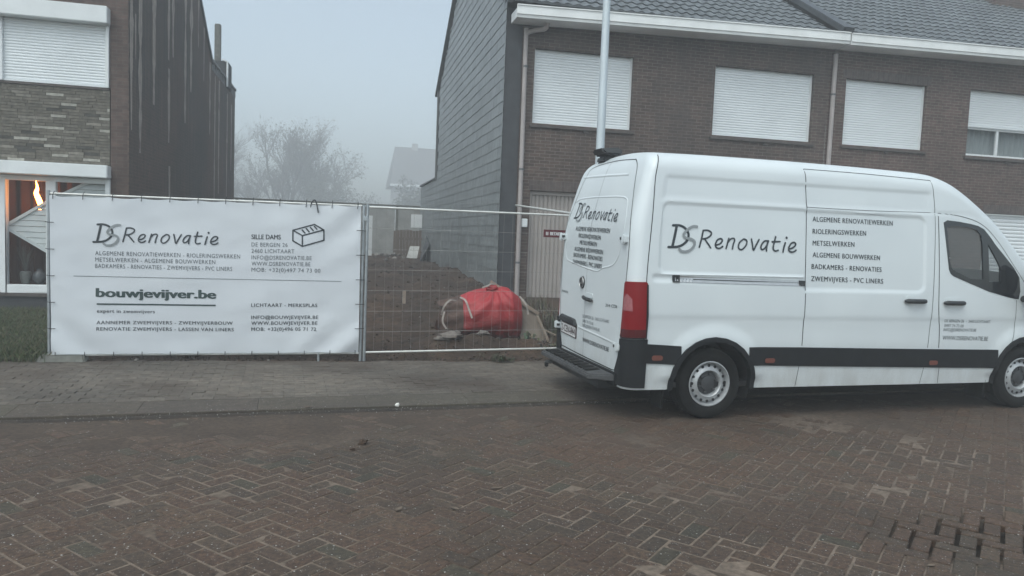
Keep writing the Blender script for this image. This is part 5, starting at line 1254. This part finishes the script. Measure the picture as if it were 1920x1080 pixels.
# loose stones and broken concrete before the bag
for i, (x, y, r, lab) in enumerate([(1.50, 10.02, .10, 'pale lump of broken concrete at the foot of the sand heap'), (1.36, 10.10, .06, 'small grey stone left of the pale concrete lump'), (1.98, 10.2, .06, 'brown stone in front of the red bag')]):
    o = MB().ball((x, y, garden_z(x, y) + r * .25), (r * 1.5, r, r * .6), 10, 7, .7).build('stone', plain('rubble', (.15, .13, .115), .9, .35, 14, bump=.5), smooth=35); tag(o, lab, 'stone')
# weeds
def weed(x, y, z, h, n, spread, label, cols, lw_=.006):
    m2 = MB()
    for i in range(n):
        a = random.random() * 6.28; l = random.uniform(.25, 1) * spread; hh = h * random.uniform(.4, 1); w2 = lw_ * random.uniform(.7, 1.5); dx, dy = math.cos(a), math.sin(a)
        ox, oy = random.gauss(0, spread * .35), random.gauss(0, spread * .25); m2.col = tuple(c * random.uniform(.7, 1.3) for c in random.choice(cols))
        P = [(x + ox, y + oy, z), (x + ox + dx * l * .4, y + oy + dy * l * .4, z + hh * .8), (x + ox + dx * l, y + oy + dy * l, z + hh * random.uniform(.5, 1))]
        m2.raw([(P[0][0] - dy * w2 * .5, P[0][1] + dx * w2 * .5, P[0][2]), (P[0][0] + dy * w2 * .5, P[0][1] - dx * w2 * .5, P[0][2]), (P[1][0] + dy * w2, P[1][1] - dx * w2, P[1][2]), (P[1][0] - dy * w2, P[1][1] + dx * w2, P[1][2]), P[2]], [(0, 1, 2, 3), (3, 2, 4)])
    o = m2.build('weed', M['grass']); tag(o, label, 'weed')
GC = [(.05, .06, .03), (.07, .065, .035), (.09, .075, .05)]; DC = [(.11, .09, .065), (.08, .07, .045), (.15, .125, .095)]
weed(2.05, 9.42, .04, .11, 120, .14, 'low tuft of weeds on the pavement edge under the bare fence', GC)
weed(2.20, 9.40, .04, .07, 50, .10, 'small tuft just right of the low weeds under the bare fence', GC)
weed(2.70, 10.35, .10, .26, 22, .16, 'thin leafy weed in front of the plywood sheet', [(.12, .12, .085), (.09, .10, .06)], .016)
weed(2.86, 9.72, .07, .20, 40, .16, 'broad leafed weed beside the van step', [(.10, .11, .07), (.07, .08, .05)], .024)
weed(3.32, 11.2, .15, .48, 130, .26, 'dry curled weeds between the plywood and the garage', DC, .008)
m2 = MB()
for i in range(2600):
    x = random.uniform(2.85, 3.9); y = random.uniform(10.2, 14.2)
    if random.random() > sstep(2.75, 3.2, x): continue
    z = garden_z(x, y); h = random.uniform(.04, .20); a = random.random() * 6.28; m2.col = tuple(c * random.uniform(.7, 1.2) for c in random.choice(GC + DC)); dx, dy = math.cos(a), math.sin(a); l = h * .6; w2 = .005
    m2.raw([(x - dy * w2, y + dx * w2, z), (x + dy * w2, y - dx * w2, z), (x + dx * l, y + dy * l, z + h)], [(0, 1, 2)])
for i in range(1500):
    x = random.uniform(-3.2, 3.3); y = random.uniform(9.5, 9.95); z = garden_z(x, y); h = random.uniform(.015, .05); a = random.random() * 6.28; m2.col = tuple(c * random.uniform(.6, 1.1) for c in random.choice(GC + DC)); dx, dy = math.cos(a), math.sin(a)
    if fbm(x * 2, y * 2, 3) < .1: continue
    m2.raw([(x - dy * .004, y + dx * .004, z), (x + dy * .004, y - dx * .004, z), (x + dx * h, y + dy * h, z + h)], [(0, 1, 2)])
tag(m2.build('scrub', M['grass']), 'thin scrub and dry grass growing along the edges of the plot', 'scrub', kind='stuff')
# road litter
o = MB().ball((.556, 7.014, .045), (.022, .018, .02), 8, 6, .6).build('pebble', plain('white_pebble', (.62, .60, .56), .7, .1, 10), smooth=40); tag(o, 'single white pebble lying on the kerb', 'pebble')
o = MB().ball((.202, 5.878, .012), (.032, .028, .026), 10, 7, .9).build('dirt_clod', M['soil'], smooth=40); tag(o, 'dark clod of earth on the bare brick road', 'clod')
o = MB().ball((.12, 5.72, .006), (.02, .014, .012), 8, 6, .9).build('dirt_clod', M['soil'], smooth=40); tag(o, 'smaller dark crumb just left of the clod on the road', 'clod')
M['leaf'] = plain('dead_leaf', (.12, .09, .065), .8, .25, 30)
def leaf(x, y, z, s, a, label):
    m2 = MB(); ca, sa = math.cos(a), math.sin(a)
    pr = [(-1, 0), (-.5, .35), (0, .45), (.5, .3), (1, 0), (.5, -.3), (0, -.42), (-.5, -.35)]
    s *= .8; top = [(x + s * (p * ca - q * sa), y + s * (p * sa + q * ca), z + .004 + s * .25 * abs(q) + s * .1 * p * p) for p, q in pr]; c0 = (x, y, z + .003)
    m2.raw(top + [c0], [(i, (i + 1) % 8, 8) for i in range(8)]); m2.raw([(a_, b_, c_ - .002) for a_, b_, c_ in top] + [(x, y, z + .001)], [((i + 1) % 8, i, 8) for i in range(8)])
    tag(m2.build('dead_leaf', M['leaf'], smooth=60), label, 'leaf')
leaf(-.26, 7.02, .032, .055, .3, 'curled brown leaf on the kerb below the banner')
leaf(.38, 4.45, .0, .05, 1.0, 'pale dead leaf on the road below the dark clod')
leaf(.72, 4.42, .0, .045, 2.2, 'pale dead leaf on the road right of the similar leaf')
leaf(1.05, 4.75, .0, .05, .1, 'dead leaf flattened in the dirty middle of the road')
leaf(3.15, 3.28, .0, .035, .1, 'small pale leaf near the open joints of the road')
# ================================================================ BACK OF THE PLOT
M['grey_wall'] = plain('grey_garden_wall', (.32, .32, .31), .9, .2, 2.2, bump=.3)
GW = thing('garden_wall', 'long grey concrete panel wall closing the far end of the plot', 'wall', (-2, 30.1, .5))
mb = MB()
for i in range(9):
    x = -14 + i * 2.02; mb.box(x, x + 1.93, 30.06, 30.12, .3, 2.58)
mb.build('wall_panels', M['grey_wall'], GW)
for i in range(10):
    x = -14.045 + i * 2.02; MB().box(x, x + .09 - .004, 30.03, 30.15, .2, 2.64).build('post', M['concrete'], GW, bevel=.01)
MB().box(-14.1, 4.2, 30.0, 30.18, 2.642, 2.70).build('coping', M['concrete'], GW, bevel=.01)
M['old_wood'] = plain('old_fence_wood', (.15, .115, .095), .9, .25, 4, bump=.3, stretch=(1, 1, .2))
WF = thing('wooden_fence', 'weathered wooden board fence in front of the grey garden wall', 'fence', (2.5, 28.3, .6))
mb = MB(); x = 1.92
while x < 2.98:
    mb.box(x, x + .105, 28.28 + random.uniform(-.01, .01), 28.305, .45, 1.70 + random.uniform(-.03, .04)); x += .118
mb.build('boards', M['old_wood'], WF)
MB().box(1.92, 3.0, 28.306, 28.35, .85, .93).build('rail', M['old_wood'], WF); MB().box(1.92, 3.0, 28.306, 28.35, 1.35, 1.43).build('rail', M['old_wood'], WF)
o = MB().box(.93, 1.12, 28.0, 28.06, .5, 2.20).build('white_post', M['white'], bevel=.01); tag(o, 'white upright board standing by the grey wall left of the wooden fence', 'board')
o = MB().box(2.55, 2.97, 28.20, 28.24, 1.82, 2.32).build('white_board', M['white'], bevel=.01); tag(o, 'pale square board fixed above the wooden fence beside the slate house', 'board')
mb = MB(); slab(mb, (2.30, 26.9, .70), (2.68, 26.9, .70), (2.80, 27.3, 1.12), (2.46, 27.3, 1.12), .03); tag(mb.build('leaning_board', plain('grey_board', (.42, .42, .40), .7, .15, 6)), 'pale board propped at an angle on the rubble heap', 'board')
mb = MB(); slab(mb, (2.62, 25.6, .62), (2.98, 27.0, .66), (3.02, 27.0, 1.55), (2.98, 25.9, 1.25), .03); tag(mb.build('dark_sheet', M['bitumen']), 'dark sheet leaning against the slate side wall', 'sheet')
mb = MB()
for i in range(34):
    x = 1.2 + random.gauss(.6, .45); y = 27.4 + random.gauss(0, .6); r = random.uniform(.03, .10); b = random.choice([.08, .11, .15, .28]); mb.col = (b, b * .92, b * .85)
    mb.ball((min(x, 2.9), y, garden_z(min(x, 2.9), y) + r * .3), (r, r * .8, r * .6), 6, 4, .7)
tag(mb.build('rubble', M['clod'], smooth=30), 'heap of broken rubble before the wooden fence', 'rubble', kind='stuff')
# trees in the fog
M['bark'] = plain('bark', (.06, .05, .042), .95, .3, 6); M['leaf_dark'] = toned('foliage', .8, .2, 8, 0)
def tree(name, x, y, z, h, stems, spread, label, leafy, seed, leafcol, levels=4, group=None):
    random.seed(seed); T = thing(name, label, 'tree', (x, y, z), group); tr = MB(); crn = MB()
    def grow(p, d, L_, r, lev):
        n = 4; P = [p.copy()]; dd = d.copy()
        for i in range(n):
            dd = (dd + Vector((random.gauss(0, .12), random.gauss(0, .12), .05 + random.gauss(0, .05)))).normalized(); p = p + dd * L_ / n; P.append(p.copy())
        (tr if lev >= levels - 1 else crn).tube(P, [max(.010, r * (1 - .55 * i / n)) for i in range(n + 1)], 6 if lev >= levels - 1 else 3, False)
        if lev == 0:
            for q in P[1:]:
                for _ in range(leafy if random.random() < .55 else 0):
                    c = q + Vector((random.gauss(0, .35), random.gauss(0, .35), random.gauss(0, .35))); s = random.uniform(.09, .22); a = Vector((random.gauss(0, 1), random.gauss(0, 1), random.gauss(0, 1))).normalized() * s; b = a.orthogonal().normalized() * s * .6
                    k1 = random.uniform(.6, 1.4); crn.col = tuple(v * k1 for v in leafcol); crn.face([c - a, c + b, c + a, c - b])
            crn.col = (.06, .05, .042); return
        m = random.randint(4, 6) if lev > 1 else random.randint(4, 5)
        for i in range(m):
            t = .3 + .7 * (i + random.random()) / m; q = P[min(n, int(t * n))]
            side_ = Vector((random.gauss(0, 1), random.gauss(0, 1), random.gauss(.25, .4))).normalized()
            nd = (dd * random.uniform(.6, 1.1) + side_ * spread).normalized(); grow(q, nd, L_ * random.uniform(.5, .72), r * .5, lev - 1)
    crn.col = (.06, .05, .042)
    for i in range(stems):
        a = random.random() * 6.28; lean = random.uniform(.03, .28) if stems > 1 else .03
        grow(Vector((x + .2 * math.cos(a), y + .2 * math.sin(a), z)), Vector((math.cos(a) * lean, math.sin(a) * lean, 1)).normalized(), h * random.uniform(.48, .58), .06 + .012 * h, levels)
    tr.build('trunk', M['bark'], T); crn.build('crown', M['leaf_dark'], T)
TG = 'trees in the fog beyond the plot'
tree('tree', -8.5, 125.0, .8, 19.2, 3, .55, 'tallest foggy tree with tufted twin tops behind the banner', 1, 11, (.07, .065, .045), 4, TG)
tree('tree', -4.0, 126.4, .8, 15.6, 3, .60, 'shorter bushy foggy tree right beside the tallest one', 1, 23, (.07, .07, .05), 4, TG)
tree('tree', -18.1, 125.0, .8, 17.8, 2, .8, 'bare twiggy foggy tree beside the dark left house', 0, 35, (.07, .065, .05), 4, TG)
tree('tree', -12.9, 119.4, .8, 11.4, 2, .9, 'low bare foggy tree between the left house and the tallest tree', 0, 41, (.07, .06, .045), 4, TG)
def bush(x, y, z, rx, rz, n, label, seed, col=(.055, .058, .04)):
    random.seed(seed); B_ = thing('bush', label, 'bush', (x, y, z)); m2 = MB(); s2 = MB()
    cl = [(Vector((random.uniform(-.6, .6) * rx, random.uniform(-.5, .5) * rx, random.uniform(.25, .85) * rz)), random.uniform(.25, .5)) for _ in range(9)]
    for i in range(n):
        c, r = random.choice(cl); d = Vector((random.gauss(0, 1), random.gauss(0, 1), random.gauss(0, 1))).normalized() * random.random() ** .4
        p = Vector((x, y, z)) + c + Vector((d.x * rx * r, d.y * rx * r, d.z * rz * r)); s = random.uniform(.10, .22)
        a = Vector((random.gauss(0, 1), random.gauss(0, 1), random.gauss(0, 1))).normalized() * s; b = a.orthogonal().normalized() * s * .6; k1 = random.uniform(.5, 1.5); m2.col = tuple(v * k1 for v in col); m2.face([p - a, p + b, p + a, p - b])
    for c, r in cl: s2.tube([(x, y, z), (x + c.x * .5, y + c.y * .5, z + c.z * .6), (x + c.x, y + c.y, z + c.z)], [.07, .045, .02], 5)
    s2.build('stem', M['bark'], B_); m2.build('foliage', M['leaf_dark'], B_)
bush(10.0, 111.1, .8, 3.2, 7.0, 3600, 'dense dark bush in front of the foggy house', 5)
bush(14.7, 112.5, .8, 3.6, 6.5, 3000, 'second bush right of the dense one beside the slate house', 6)
bush(3.3, 125.0, .8, 6.4, 7.9, 3000, 'wide faint bush between the foggy trees and the far house', 8)
bush(-1.9, 122.2, .8, 4.7, 8.2, 3000, 'faint bush at the foot of the shorter foggy tree', 9)
bush(-18.3, 118.1, .8, 3.6, 7.4, 3000, 'dark bush at the foot of the bare tree by the left house', 10)
# big house far in the fog
FH = thing('house', 'tall house with a plain steep roof almost lost in fog', 'house', (25, 156, .8))
BY_ = 150
MB().box(10.5, 40, BY_ + .5, BY_ + 18, .4, 10.7).build('wall', plain('pale_wall', (.34, .34, .33), .9, .1, 1), FH)
mb = MB(); mb.raw([(9.3, BY_ - .1, 10.7), (41, BY_ - .1, 10.7), (39, BY_ + 7.6, 19.0), (10.5, BY_ + 7.6, 19.0), (9.3, BY_ + 19, 10.7), (41, BY_ + 19, 10.7)], [(0, 1, 2, 3), (3, 2, 5, 4), (0, 3, 4), (1, 5, 2), (0, 4, 5, 1)]); rfo = mb.build('roof', plain('dark_roof', (.12, .118, .118), .8, .15, 2), FH)
MB().box(14.0, 15.2, BY_ + 7, BY_ + 8.2, 18.2, 19.8).build('chimney', M['grey_wall'], rfo)
MB().box(9.25, 41.1, BY_ - .4, BY_ - .09, 10.4, 10.85).build('gutter', M['white'], FH)
for i in range(3): MB().box(13 + i * 6, 16 + i * 6, BY_ + .44, BY_ + .52, 5.6, 8.2).build('window', M['dark_glass'], FH)
# ================================================================ FOG
hz = MB().box(-62, 62, -16, 182, -1.2, 23).build('haze', [], None)
k = bpy.data.materials.new('fog'); k.use_nodes = True; t = k.node_tree; t.nodes.clear()
pv = t.nodes.new('ShaderNodeVolumePrincipled'); pv.inputs['Color'].default_value = (.93, .955, .97, 1); pv.inputs['Density'].default_value = .0072; pv.inputs['Anisotropy'].default_value = .25
ou = t.nodes.new('ShaderNodeOutputMaterial'); t.links.new(pv.outputs[0], ou.inputs['Volume'])
hz.data.materials.append(k); tag(hz, 'pale morning fog filling the whole street', 'fog', kind='stuff')
